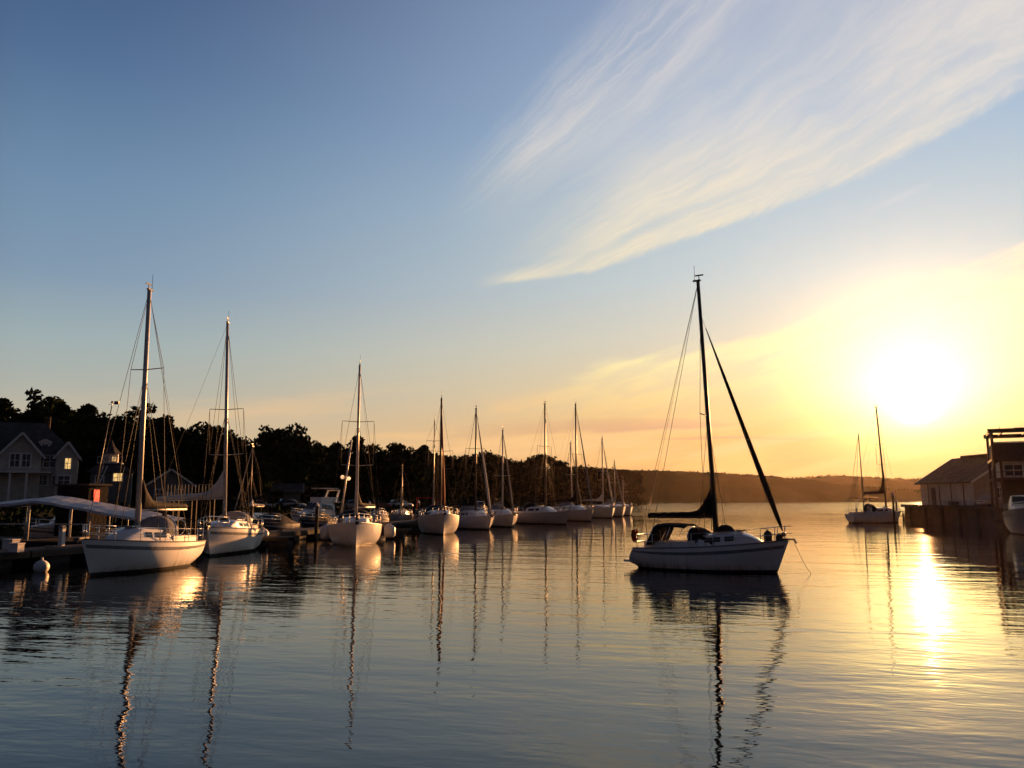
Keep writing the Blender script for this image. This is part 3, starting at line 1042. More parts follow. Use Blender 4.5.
small_fender(on_near(2.25, 0.42, 1.16), 0.17, 0.50, 'taller dark fender standing on the foredeck of the lone sailing boat', 'rubber')
small_fender(on_near(2.75, 0.18, 1.20), 0.15, 0.36, 'shorter dark fender nearest the bow of the lone sailing boat', 'rubber')
ml = MB(); b0 = on_near(NL / 2 + 0.2, 0, 1.25); b1 = P(812, 574)
ml.tube([b0, lerp(b0, b1, 0.35) - Vector((0, 0, 0.12)), lerp(b0, b1, 0.7) - Vector((0, 0, 0.14)), b1 - Vector((0, 0, 0.05))], 0.009, 6)
tag(ml.build('mooring_rope', M['rope']), 'slack mooring rope running from the lone boat into the water', 'rope')

# the row along the dock, nearest first
def row_boat(label, bow, stern, L, **kw):
    rk = kw.get('rake', 0.6)
    pos, h = wl_place(P(*bow), P(*stern) if len(stern) == 2 else Vector(stern), L, rk)
    return sailboat('sailing_boat', label, pos, h, L=L, **kw)

def ahead(bow, heading_deg):
    """stern point for a boat whose bow looks along a compass heading (0 = towards the camera, + = to the right)"""
    b = P(*bow); a = rad(heading_deg)
    return (b.x - math.sin(a) * 5, b.y + math.cos(a) * 5, 0)

B1, H1 = row_boat('big white sloop nearest the left dock, dark sail cover and small dark cabin ports', (90, 576), ahead((90, 576), -12), 7.0, B=2.7, sw=0.62, fs=1.0, fb=1.42, mast_h=12.1, mast_u=0.535,
    cover='blackcanvas', boom_len=3.4, boom_z=2.5, rise=1.2, spreaders=(0.655,), jib=False, heel=rad(0.9), hood='greycanvas', stripe='greycanvas', mr=0.12, fat=0.26, mast_m='alu', cab_h=0.5)
B2, H2 = row_boat('white sloop with pale sail cover on a boom swung out to the left', (210, 556.5), ahead((210, 556.5), 6), 8.8, B=3.1, fs=1.05, fb=1.5, mast_h=13.0, mast_u=0.60,
    cover='sailcloth', boom_len=4.3, boom_z=3.0, heel=rad(1.9), boom_ang=rad(72), rise=1.3, fat=0.24, spreaders=(0.55, 0.32), jib=False, mr=0.11, stripe='greycanvas')
B3, H3 = row_boat('blue white sloop moored between two fat fenders, navy sail cover at its mast', (356, 547), ahead((356, 547), 12), 9.0, B=3.5, fs=1.05, fb=1.5, mast_h=11.9, mast_u=0.57,
    cover='navycanvas', hood='navycanvas', boom_len=2.6, boom_ang=rad(-30), rise=1.2, spreaders=(0.62, 0.33), jib=True, jib_r=0.05, jib_m='sailcloth', mr=0.10, boot='cream')
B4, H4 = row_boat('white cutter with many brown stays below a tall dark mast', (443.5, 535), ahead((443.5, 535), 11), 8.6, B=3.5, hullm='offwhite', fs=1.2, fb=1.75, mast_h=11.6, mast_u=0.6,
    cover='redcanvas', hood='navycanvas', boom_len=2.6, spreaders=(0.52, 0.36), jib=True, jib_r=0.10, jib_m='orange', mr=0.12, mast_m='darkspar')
B5, H5 = row_boat('low white sloop with a pale furled jib and slanting dark sail cover', (489, 530), ahead((489, 530), 24), 9.4, B=3.4, fs=0.95, fb=1.3, mast_h=11.9, cab_h=0.6, mast_u=0.56,
    cover='blackcanvas', boom_len=3.0, boom_ang=rad(35), rise=1.6, spreaders=(0.60, 0.36), jib=True, jib_r=0.12, jib_m='sailcloth', mr=0.11, mast_m='darkspar')
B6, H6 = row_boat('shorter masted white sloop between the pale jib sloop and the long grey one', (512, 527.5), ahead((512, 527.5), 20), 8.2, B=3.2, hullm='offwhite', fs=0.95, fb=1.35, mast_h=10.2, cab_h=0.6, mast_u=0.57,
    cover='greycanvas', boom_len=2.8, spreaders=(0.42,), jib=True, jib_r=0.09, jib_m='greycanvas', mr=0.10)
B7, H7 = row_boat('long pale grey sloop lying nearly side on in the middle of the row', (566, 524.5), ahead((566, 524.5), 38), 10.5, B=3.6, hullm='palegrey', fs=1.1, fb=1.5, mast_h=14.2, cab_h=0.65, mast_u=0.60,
    cover='blackcanvas', hood='blackcanvas', boom_len=3.4, spreaders=(0.58, 0.36), jib=False, mr=0.13, mast_m='darkspar')
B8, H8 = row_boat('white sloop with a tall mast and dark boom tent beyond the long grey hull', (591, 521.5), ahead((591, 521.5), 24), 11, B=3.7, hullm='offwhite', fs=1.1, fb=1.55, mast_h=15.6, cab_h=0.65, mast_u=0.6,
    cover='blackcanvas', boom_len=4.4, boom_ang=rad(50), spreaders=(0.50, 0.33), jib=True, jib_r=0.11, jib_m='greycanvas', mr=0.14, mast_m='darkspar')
B9, H9 = row_boat('white sloop with a pale sail cover near the far end of the row', (612, 518.3), ahead((612, 518.3), 16), 9.5, B=3.5, hullm='cream', fs=1.2, fb=1.7, mast_h=12.2, mast_u=0.58,
    cover='sailcloth', hood=None, boom_len=3.6, boom_ang=rad(40), spreaders=(0.5,), jib=True, jib_r=0.12, jib_m='sailcloth', mr=0.13)
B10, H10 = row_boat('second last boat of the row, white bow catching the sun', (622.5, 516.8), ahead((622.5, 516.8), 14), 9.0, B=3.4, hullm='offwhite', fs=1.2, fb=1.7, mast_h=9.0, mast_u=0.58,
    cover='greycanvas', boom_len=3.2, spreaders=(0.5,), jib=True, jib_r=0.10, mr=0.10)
B11, H11 = row_boat('last boat of the row, smallest white hull beside open water', (630, 515.6), ahead((630, 515.6), 14), 8.4, B=3.2, fs=1.2, fb=1.6, mast_h=6.2, mast_u=0.58,
    cover=None, boom=False, spreaders=(0.5,), jib=False, mr=0.09)
B12, H12 = row_boat('hidden hulled sloop with a thin raked mast behind the long grey sloop', (581, 520.5), ahead((581, 520.5), 18), 8.6, B=3.0, fs=1.1, fb=1.5, mast_h=10.6, mast_u=0.58,
    cover='greycanvas', boom_len=3.2, spreaders=(0.5,), jib=True, jib_r=0.08, mr=0.10, mast_rake=0.5)

# ketch off the end of the right hand quay
kb, ks = P(898, 522.7), P(845, 523.0)
pos, h = wl_place(kb, ks, 7.0, 0.5)
sailboat('sailing_ketch', 'two masted white boat with long cockpit canopy moored off the quay', pos, h, L=7.0, B=2.6, fs=1.0, fb=1.35, mast_h=14.2, mast_u=0.72, cover='blackcanvas', boom_len=2.9, boom_z=3.5,
    rise=2.4, fat=0.26, spreaders=(0.62, 0.42), jib=False, mr=0.12, mast_m='darkspar', mizzen=(-1.5, 10.9), bimini=(-2.9, 0.2, 3.0, 'blackcanvas', 1), hood='blackcanvas', group='sailing boats on the harbour', mast_rake=0.5, cab=(0.4, 0.9), cab_h=0.6)

# ------------------------------------------------------------------ motor boats
def motorboat(name, label, pos, heading, L=8.0, B=2.8, fs=0.9, fb=1.4, cabin=True, fly=False, cover=None, hullm='gelcoat', top='gelcoat', rail=True, hard=False, group='motor boats moored around the dock', cat='motor boat', mastpole=0.0):
    root = empty(name, pos, heading, label, cat, group)
    H = Hull(L, B, fs, fb, draft=0.35, stern_w=0.9, rake=0.8, rt=-0.05, full=2.6, lift=0.02, tm=0.35)
    H.build(root, M[hullm], M['antifoul'], M['deck'], M['greycanvas'])
    def zf(x): return H.sheer((x + L / 2) / L) + 0.02
    if cabin:
        x0, x1 = -L * 0.16, L * 0.20
        hw = B * 0.38; h = 1.25
        zb = zf(0)
        mb = MB()
        secs = [(x0, 1.0, 0.0), (x0 + 0.05, 1.0, h), (x0 + 0.5, 0.96, h + 0.08), (x1 - 0.9, 0.93, h + 0.05), (x1 - 0.75, 0.92, h - 0.02), (x1 + 0.15, 0.84, 0.40), (x1 + 0.25, 0.82, 0.30), (x1 + 1.35, 0.45, 0.04)]
        rings = []
        for (x, w, hh) in secs:
            W = hw * w
            rings.append([Vector((x, W, zf(x) - 0.05)), Vector((x, W * 0.96, zf(x) + hh * 0.62)), Vector((x, W * 0.86, zf(x) + hh)), Vector((x, W * 0.4, zf(x) + hh + 0.05)), Vector((x, -W * 0.4, zf(x) + hh + 0.05)), Vector((x, -W * 0.86, zf(x) + hh)), Vector((x, -W * 0.96, zf(x) + hh * 0.62)), Vector((x, -W, zf(x) - 0.05))])
        mb.loft(rings, True, True, 0, False)
        cb = mb.build('wheelhouse', M[top], root)
        ws = MB()
        xa, xb = x1 - 0.70, x1 + 0.08
        def wpt(x, q, off=0.02):
            t = (x - (x1 - 0.75)) / 0.9
            return Vector((x + off, hw * lerp(0.92, 0.84, t) * q * 0.88, zf(x) + lerp(h - 0.02, 0.42, t) + 0.05 + off))
        ws.poly([wpt(xa, -0.9), wpt(xb, -0.95), wpt(xb, -0.05), wpt(xa, -0.05)])
        ws.poly([wpt(xa, 0.05), wpt(xb, 0.05), wpt(xb, 0.95), wpt(xa, 0.9)])
        ws.build('windscreen', M['darkglass'], cb)
        for side in (1, -1):
            sw = MB()
            sw.poly([(x0 + 0.35, side * (hw * 0.975), zf(x0) + 0.62), (x1 - 1.0, side * (hw * 0.925), zf(x1) + 0.62), (x1 - 1.05, side * (hw * 0.87), zf(x1) + 1.06), (x0 + 0.45, side * (hw * 0.90), zf(x0) + 1.08)])
            sw.build('side_window', M['darkglass'], cb)
        if fly:
            fb_ = MB(); zt = zf(0) + h + 0.1
            for side in (1, -1):
                fb_.bar((x0 - 0.5, side * hw * 0.86, zt + 0.28), (x1 - 1.0, side * hw * 0.80, zt + 0.28), 0.06, 0.5)
            fb_.bar((x1 - 1.0, -hw * 0.8, zt + 0.28), (x1 - 1.0, hw * 0.8, zt + 0.28), 0.06, 0.5)
            fb_.box((x0 - 0.4) * 0.5 + x1 * 0.1, 0, zt, (x1 - x0) + 0.1, hw * 1.8, 0.07)
            fl = fb_.build('flybridge', M[top], root)
            sc = MB(); sc.bar((x1 - 0.98, -hw * 0.75, zt + 0.72), (x1 - 0.98, hw * 0.75, zt + 0.72), 0.03, 0.36); sc.build('flybridge_screen', M['darkglass'], fl)
            ar = MB()
            for side in (1, -1):
                ar.bar((x0 - 0.1, side * hw * 0.9, zt), (x0 - 0.6, side * hw * 0.8, zt + 1.25), 0.10, 0.22)
            ar.bar((x0 - 0.6, -hw * 0.86, zt + 1.25), (x0 - 0.6, hw * 0.86, zt + 1.25), 0.25, 0.12)
            ar.build('radar_arch', M[top], root)
            bt = MB(); bt.box((x0 + x1) / 2 - 0.8, 0, zt + 1.45, 2.2, hw * 1.7, 0.08); bt.build('sun_top', M['awning'], root)
    if hard:
        ht = MB(); zt = zf(0) + 1.95
        ht.box(-0.4, 0, zt, 2.6, B * 0.8, 0.08)
        for (x, s) in ((-1.6, 1), (-1.6, -1), (0.8, 1), (0.8, -1)):
            ht.tube([(x, s * B * 0.36, zf(x)), (x, s * B * 0.36, zt)], 0.03, 6)
        ht.build('hard_top', M[hard], root)
    if cover:
        cv = MB(); rings = []
        for i in range(11):
            t = lerp(0.03, 0.93, i / 10); x = -L / 2 + L * t; b = H.half(t) * 0.97
            hh = (0.25 + 0.55 * math.exp(-((t - 0.42) / 0.2) ** 2)) * (1 if 0 < i < 10 else 0.3)
            rings.append([Vector((x, b * math.cos(PI * k / 8), zf(x) + 0.03 + hh * math.sin(PI * k / 8) ** 0.8)) for k in range(9)])
        cv.loft(rings, False, False, 0, True)
        cv.build('boat_cover', M[cover], root)
    if rail:
        pu = MB()
        for zq in (0.55, 0.3):
            pts = [H.pt(t, 1, s) + Vector((0, -0.06 * s, zq)) for (t, s) in ((0.55, 1), (0.72, 1), (0.86, 1), (0.95, 1), (0.99, 1), (0.99, -1), (0.95, -1), (0.86, -1), (0.72, -1), (0.55, -1))]
            pu.tube(pts, 0.018, 6)
        for t in (0.56, 0.72, 0.86, 0.96):
            for s in (1, -1):
                p = H.pt(t, 1, s) + Vector((0, -0.06 * s, 0)); pu.tube([p, p + Vector((0, 0, 0.55))], 0.016, 6)
        pu.build('bow_rail', M['steel'], root)
    if mastpole:
        mpl = MB(); mpl.tube([(-0.5, 0, zf(0) + 1.2), (-0.6, 0, zf(0) + 1.2 + mastpole)], 0.025, 6, 0.012); mpl.build('antenna', M['darkspar'], root)
    ob = MB(); ob.box(-L / 2 - 0.2, 0, fs * 0.9 + 0.1, 0.36, 0.34, 0.6, taper=0.8); ob.box(-L / 2 - 0.18, 0, fs * 0.3, 0.16, 0.14, 0.9); ob.build('outboard_motor', M['rubber'], root)
    return root, H


def face_at(px, py, hd, dist=None):
    p = P(px, py); return (p.x, p.y, 0), rad(hd)

# ------------------------------------------------------------------ docks
DOCK = [(-27.5, 22), (-22.6, 37), (-16.6, 58), (-12.4, 76), (-9.0, 90), (-4.0, 106), (6, 134)]
def make_dock():
    root = empty('floating_dock', (0, 0, 0), 0, 'long weathered plank dock running behind the moored boats', 'dock')
    w = 2.3
    for k, (a, b) in enumerate(zip(DOCK, DOCK[1:])):
        a3, b3 = Vector((a[0], a[1], 0.62)), Vector((b[0], b[1], 0.62))
        d = (b3 - a3); L = d.length; rz = math.atan2(d.y, d.x) - PI / 2
        c = (a3 + b3) / 2
        mb = MB(); mb.box(0, 0, 0, w, L - 0.06, 0.08); mb.build('deck_planks', M['planks'], root, c, rz)
        for s in (-1, 1):
            fb = MB(); fb.box(s * (w / 2 - 0.06), 0, -0.155, 0.14, L - 0.06, 0.22); fb.build('side_beam', M['timber'], root, c, rz)
        n = int(L / 3)
        for i in range(n):
            fl = MB(); fl.box(0, -L / 2 + (i + 0.5) * L / n, -0.48, w - 0.4, 1.7, 0.46); fl.build('float', M['float_'], root, c, rz)
make_dock()

def dock_x(y):
    for (x0, y0), (x1, y1) in zip(DOCK, DOCK[1:]):
        if y <= y1: return x0 + (x1 - x0) * (y - y0) / (y1 - y0)
    return DOCK[-1][0]

def finger(y, length, label, ang=0.0):
    x0 = dock_x(y) + 1.2
    root = empty('finger_pier', (x0, y, 0.58), rad(ang), label, 'finger pier', 'finger piers between the boats')
    mb = MB(); mb.box(length / 2, 0, 0, length, 0.95, 0.08); mb.build('deck_planks', M['planks'], root)
    for s in (-1, 1):
        fb = MB(); fb.box(length / 2, s * 0.43, -0.13, length, 0.08, 0.17); fb.build('side_beam', M['timber'], root)
    for i in range(2):
        fl = MB(); fl.box(length * (0.3 + 0.5 * i), 0, -0.42, 1.3, 0.7, 0.4); fl.build('float', M['float_'], root)
finger(51.5, 3.6, 'narrow finger pier between the pale sail sloop and the fendered sloop', -10)
finger(64.5, 6.0, 'narrow finger pier between the fendered sloop and the cutter with brown stays', -8)
finger(78.0, 5.0, 'narrow finger pier between the cutter and the low white sloop', -8)

pile0 = None
def pile(x, y, h, label, r=0.14):
    global pile0
    if pile0 is None:
        root = empty('mooring_pile', (x, y, 0), 0, label, 'pile', 'mooring piles')
        mb = MB(); mb.tube([(0, 0, -1.6), (0, 0, 0), (0.02, 0.01, 1.0)], r, 10, r * 0.9); mb.build('shaft', M['pile'], root)
        cp = MB(); cp.tube([(0.02, 0.01, 1.0), (0.02, 0.01, 1.04), (0.02, 0.01, 1.12)], r * 1.15, 10, r * 0.3); cp.build('cap', M['fender'], root)
        pile0 = root
    else:
        root = copy_tree(pile0)
        root.location = (x, y, 0); root['label'] = label
    root.scale = (1, 1, h)
for (y, off, h, lb) in ((44.5, 1.45, 2.3, 'wooden mooring pile between the two left sloops'),
                   (52.3, 1.45, 2.5, 'wooden mooring pile behind the fat white fender right of the pale sail sloop'), (60.5, 1.5, 2.4, 'wooden mooring pile beside the fendered sloop'),
                   (70, 1.5, 2.4, 'wooden mooring pile left of the cutter with brown stays'), (82, 1.5, 2.5, 'wooden mooring pile behind the low white sloop')):
    pile(dock_x(y) + off, y, h, lb)

# the big soft fenders and floats along the dock
def big_fender(px, py, r, h, label):
    p = P(px, py)
    return small_fender((p.x, p.y, 0.12), r, h, label, name='dock_fender', group='large white dock fenders')
big_fender(262, 545.5, 0.40, 0.95, 'fat white fender standing right of the pale sail sloop')
big_fender(325.5, 541.5, 0.42, 1.00, 'fat grey white fender left of the navy covered sloop')
big_fender(389.5, 539.5, 0.42, 0.95, 'fat white fender right of the navy covered sloop')
b = MB(); b.ball((0, 0, 0.2), 0.30, 0.30, 0.28, 14, 10); b.tube([(0, 0, 0.45), (0, 0, 0.58)], 0.05, 8)
p = P(41, 572); tag(b.build('mooring_buoy', M['fender'], None, p), 'round white buoy floating below the dark left dock', 'buoy')

# ------------------------------------------------------------------ things on the left dock
# broad pale awning on posts over the dock
def awning():
    x0, y0 = -24.6, 47.0
    root = empty('dock_awning', (x0, y0, 0.66), rad(-8), 'broad pale awning pitched on posts over the left dock', 'awning')
    # two slopes from a ridge, eaves sagging between the posts
    mb = MB(); rings = []
    for i in range(15):
        t = i / 14; x = -8.0 + 14.2 * t
        zr = (2.50 - 0.10 * (-1.6 - x) if x < -1.6 else 2.50 - 0.165 * (x + 1.6)) + 0.02 * math.sin(t * 31)
        rings.append([Vector((x, -1.9, zr - 0.28 - 0.02 * math.sin(t * 44))), Vector((x, -1.0, zr - 0.13)), Vector((x, 0, zr)), Vector((x, 1.0, zr - 0.13)), Vector((x, 1.9, zr - 0.28 + 0.02 * math.sin(t * 20)))])
    mb.loft(rings, False, False, 0, False)
    cl = mb.build('canopy', M['awning'], root)
    pf = MB(); pf.box(-1.2, 0, -0.05, 14.0, 4.4, 0.09); pf.build('platform', M['planks'], root)
    ft = MB(); ft.box(-1.2, 0, -0.42, 13.6, 4.0, 0.62); ft.build('platform_float', M['float_'], root)
    vl = MB()
    for a, b_ in zip(rings, rings[1:]):
        vl.poly([a[0] + Vector((0, -0.01, 0.0)), b_[0] + Vector((0, -0.01, 0.0)), b_[0] + Vector((0, -0.02, -0.14)), a[0] + Vector((0, -0.02, -0.14))])
    vl.build('valance', M['awning'], cl)
    for x in (-5.2, -2.2, 0.3, 1.5):
        for y in (-1.75, 1.75):
            p = MB(); p.tube([(x, y, 0), (x, y, (2.50 - 0.10 * (-1.6 - x) if x < -1.6 else 2.50 - 0.165 * (x + 1.6)) - 0.30)], 0.05, 8); p.build('post', M['trim'], root)
    r = MB(); r.bar((-0.7, -1.75, 0.9), (1.5, -1.75, 0.9), 0.05, 0.05); r.bar((-5.2, -1.75, 0.9), (-2.2, -1.75, 0.9), 0.05, 0.05); r.build('side_rail', M['trim'], root)
awning()
# box with red lit face on the dark shelter roof
def red_box():
    p = PD(82, 497, 50)
    root = empty('lit_signal_box', (p.x, p.y, 0.66), rad(-20), 'dark kiosk with one glowing red panel behind the awning', 'kiosk')
    z = p.z - 0.66
    b = MB(); b.box(-0.95, 0.9, z / 2 + 0.35, 2.6, 1.5, z + 0.7); b.build('booth', M['blackcanvas'], root)
    b = MB(); b.box(-0.95, 0.9, z + 0.76, 2.9, 1.8, 0.12); b.build('booth_roof', M['shingle'], root)
    f = MB(); f.box(0.36, 0.75, z, 0.03, 0.42, 0.9); f.build('red_panel', M['litred'], root)
red_box()
# white cabin cruiser under the awning
motorboat('cabin_cruiser', 'white cabin cruiser tucked under the pale awning', (-28.6, 53.5, 0), rad(-140), 6.2, 2.4, 0.8, 1.2)
# dock boxes
for (px, py, s, lb) in ((17, 549, 0.5, 'larger white dock locker at the edge of the left dock'), (23, 552, 0.42, 'low white dock locker nearer the dock edge')):
    pp = P(px, py, 0.66)
    root = empty('dock_locker', (pp.x - 0.3, pp.y, 0.66), rad(-17), lb, 'locker')
    q = MB(); q.box(0, 0, 0.4 * s, 1.2 * s, 0.8 * s, 0.8 * s); q.build('locker_box', M['fender'], root)
    q = MB(); q.box(0, 0, 0.8 * s + 0.03, 1.3 * s, 0.9 * s, 0.05); q.build('lid', M['trim'], root)
# leaning bare pole with a vane at its top
p0, p1 = PD(94, 492, 58), PD(112, 405, 58)
root = empty('leaning_vane_pole', (p0.x, p0.y, 0.66), 0, 'thin leaning pole carrying a small wind vane above the house roofs', 'pole')
q = MB(); a0 = Vector((0, 0, 0)); d = (p1 - p0); a1 = Vector((p1.x - p0.x, 0, p1.z - 0.66))
q.tube([a0 - Vector((d.x * 0.35, 0, 0)), a1], 0.06, 8, 0.035); q.build('pole_shaft', M['darkspar'], root)
q = MB(); q.bar(a1 + Vector((-0.25, 0, 0.05)), a1 + Vector((0.35, 0, 0.12)), 0.03, 0.03); q.box(a1.x + 0.32, 0, a1.z + 0.16, 0.34, 0.03, 0.24); q.ball(a1 + Vector((0, 0, 0.2)), 0.09, n=8, m=6); q.bar(a1, a1 + Vector((0, 0, 0.2)), 0.04, 0.04)
q.build('wind_vane', M['darkspar'], root)
# pole with two lit globes
p0, pt = PD(340, 522, 61), PD(351.5, 441, 61); pl = PD(345.5, 478, 61)
root = empty('twin_lamp_post', (p0.x, p0.y, 0.0), 0, 'leaning pale post with two lit round lamps behind the fendered sloop', 'lamp post')
q = MB(); q.tube([(-0.15, 0, 0.0), (pt.x - p0.x, 0, pt.z)], 0.085, 8, 0.06); q.build('post', M['alu'], root)
q = MB(); q.bar((pl.x - p0.x - 0.22, -0.1, pl.z - 0.02), (pl.x - p0.x + 0.26, -0.1, pl.z - 0.08), 0.04, 0.04); q.build('cross_arm', M['darkspar'], root)
for dx_, dz_ in ((-0.2, 0.06), (0.26, -0.04)):
    q = MB(); q.ball((pl.x - p0.x + dx_, -0.12, pl.z + dz_), 0.15, n=12, m=8); q.build('lamp_globe', M['lamp'], root)

# motor boats in the basin between dock and shore
motorboat('flybridge_cruiser', 'white flybridge cruiser behind the fendered sloop', (P(322, 527).x - 0.3, P(322, 527).y, 0), rad(-125), 7.8, 2.7, 1.05, 1.5, fly=True)
motorboat('covered_runabout', 'dark covered runabout just right of the pale sail sloop', (-18.6, 62.5, 0), rad(-100), 6.2, 2.4, 0.95, 1.3, cabin=False, cover='navycanvas', hullm='navy')
motorboat('covered_runabout', 'dark covered runabout moored left of the flybridge cruiser', (-16.9, 70.0, 0), rad(-95), 6.4, 2.4, 0.9, 1.25, cabin=False, cover='blackcanvas', hullm='navy')
motorboat('open_launch', 'low pale launch between fendered sloop and cutter, nearer the dock', (-13.7, 83.5, 0), rad(-80), 6.2, 2.2, 0.8, 1.2, cabin=False, cover='greycanvas')
motorboat('open_launch', 'dark hulled launch with blue cover behind the pale launch', (-15.5, 92, 0), rad(-70), 7.0, 2.5, 0.9, 1.4, cabin=False, cover='navycanvas', hullm='navy')
motorboat('red_topped_launch', 'launch with a red canvas top left of the brown stayed cutter', (-10.0, 94, 0), rad(-80), 6.6, 2.5, 0.9, 1.4, cabin=False, hard='redcanvas', cover='blackcanvas')
motorboat('cabin_cruiser', 'white cabin cruiser between the low sloop and the cutter, half hidden', (-4.5, 101, 0), rad(-75), 8.0, 2.8, 1.0, 1.6)
motorboat('cabin_cruiser', 'dark topped cruiser just left of the long grey sloop', (2.4, 100.5, 0), rad(-72), 8.2, 3.0, 1.1, 1.6, hard='blackcanvas', cabin=False, cover='blackcanvas')
# further yachts behind the dock, only their rigs show
for (px, D, h, lb, sp_) in (                   (253, 78, 7.9, 'moored sloop with thin bare mast above the dark runabouts', (0.6,)), (402, 96, 6.5, 'moored sloop with thin mast low against the dark wood', (0.6,)), (433.5, 84, 10.9, 'slim sloop whose mast stands just left of the cutter mast', (0.78,))):
    p = PD(px, 500, D)
    sailboat('sailing_boat', lb, (p.x, p.y, 0), rad(-100 if px < 300 else -85), L=7.6, B=2.6, fs=0.9, fb=1.2, mast_h=h, mast_u=0.57, cover='greycanvas', boom_len=2.8, spreaders=sp_, jib=px > 200, jib_r=0.06, hood=None, mr=0.07, mast_m='darkspar', wheel=False, group='yachts moored behind the dock')
# white railing along the shore walk
def railing(p0, p1, label, h=0.95, n=14):
    p0, p1 = Vector(p0), Vector(p1)
    root = empty('railing', p0, 0, label, 'railing')
    d = p1 - p0
    r = MB(); r.bar((0, 0, h), d + Vector((0, 0, h)), 0.05, 0.05); r.bar((0, 0, h * 0.5), d + Vector((0, 0, h * 0.5)), 0.03, 0.03); r.build('rail', M['greycanvas'], root)
    for i in range(n + 1):
        q = MB(); c = d * (i / n); q.bar(c, c + Vector((0, 0, h)), 0.04, 0.04); q.build('post', M['greycanvas'], root)
g0 = PD(170, 500, 74); g1 = PD(224, 500, 76)
def walkway():
    root = empty('raised_walkway', (g0.x, g0.y, 0), 0, 'raised timber walkway with white railing behind the pale boom', 'walkway')
    d = Vector((g1.x - g0.x, g1.y - g0.y, 0))
    q = MB(); q.bar((0, 0, 3.0), d + Vector((0, 0, 3.0)), 1.4, 0.16); q.build('walkway_deck', M['timber'], root)
    for i in range(3):
        for s in (-0.55, 0.55):
            q = MB(); c = d * ((i + 0.3) / 3); q.bar(c + Vector((0, s, -1.2)), c + Vector((0, s, 2.95)), 0.18, 0.18); q.build('trestle_leg', M['pile'], root)
    return d
wd = walkway()
railing((g0.x, g0.y - 0.62, 3.08), (g0.x + wd.x, g0.y + wd.y - 0.62, 3.08), 'white slatted railing on the raised walkway', 1.15, 16)

# small dock furniture
def pedestal(y, off, label):
    x = dock_x(y) + off
    root = empty('power_pedestal', (x, y, 0.66), rad(-16), label, 'power post', 'power posts on the dock')
    q = MB(); q.box(0, 0, 0.42, 0.24, 0.2, 0.84); q.build('column', M['fender'], root)
    q = MB(); q.box(0, -0.02, 0.92, 0.3, 0.28, 0.14, taper=0.7); q.build('hood', M['greycanvas'], root)
pedestal(40.5, -0.7, 'grey white power post on the dock behind the big left sloop')
pedestal(55.5, -0.7, 'grey white power post on the dock near the fendered sloop')
pedestal(72.0, -0.7, 'grey white power post on the dock left of the brown stayed cutter')
def coil(y, off, label):
    x = dock_x(y) + off
    q = MB(); pts = []
    for i in range(61):
        a = i * 2 * PI / 15; r = 0.22 + 0.03 * math.sin(i * 0.7)
        pts.append((r * math.cos(a), r * math.sin(a), 0.02 + 0.028 * (i // 15)))
    q.tube(pts, 0.016, 6)
    tag(q.build('coiled_rope', M['rope'], None, (x, y, 0.665)), label, 'rope', 'rope coils on the dock')
coil(38.4, 0.55, 'rope coil on the dock edge beside the big left sloop')
coil(46.8, 0.6, 'rope coil on the dock edge beside the pale sail sloop')
coil(57.2, 0.6, 'rope coil on the dock edge left of the fendered sloop')

# ------------------------------------------------------------------ houses on the left shore
def window(parent, x, y, z, w, h, lit=None, ny=-1, name='window', shutters=False):
    """a window in a wall facing local -y (ny=-1) or +x (ny=0)"""
    f = MB()
    if ny:
        f.box(x, y - 0.04, z + h / 2 + 0.06, w + 0.28, 0.10, 0.13); f.box(x, y - 0.06, z - h / 2 - 0.06, w + 0.34, 0.16, 0.12)
        for s in (-1, 1): f.box(x + s * (w / 2 + 0.07), y - 0.04, z, 0.14, 0.10, h - 0.005)
        f.box(x, y - 0.03, z, 0.07, 0.05, h - 0.01); f.box(x - w / 4, y - 0.03, z, w / 2 - 0.08, 0.045, 0.06); f.box(x + w / 4, y - 0.03, z, w / 2 - 0.08, 0.045, 0.06)
    else:
        f.box(x + 0.04, y, z + h / 2 + 0.06, 0.10, w + 0.28, 0.13); f.box(x + 0.06, y, z - h / 2 - 0.06, 0.16, w + 0.34, 0.12)
        for s in (-1, 1): f.box(x + 0.04, y + s * (w / 2 + 0.07), z, 0.10, 0.14, h - 0.005)
        f.box(x + 0.03, y, z, 0.05, 0.07, h - 0.01)
    fo = f.build(name, M['trim'], parent)
    g = MB()
    if ny: g.box(x, y - 0.005, z, w, 0.03, h)
    else: g.box(x + 0.005, y, z, 0.03, w, h)
    g.build('pane', lit or M['window'], fo)
    if shutters and ny:
        for s in (-1, 1):
            q = MB(); q.box(x + s * (w / 2 + 0.42), y - 0.03, z, 0.5, 0.05, h); q.build('shutter', M['navycanvas'], fo)
    return fo


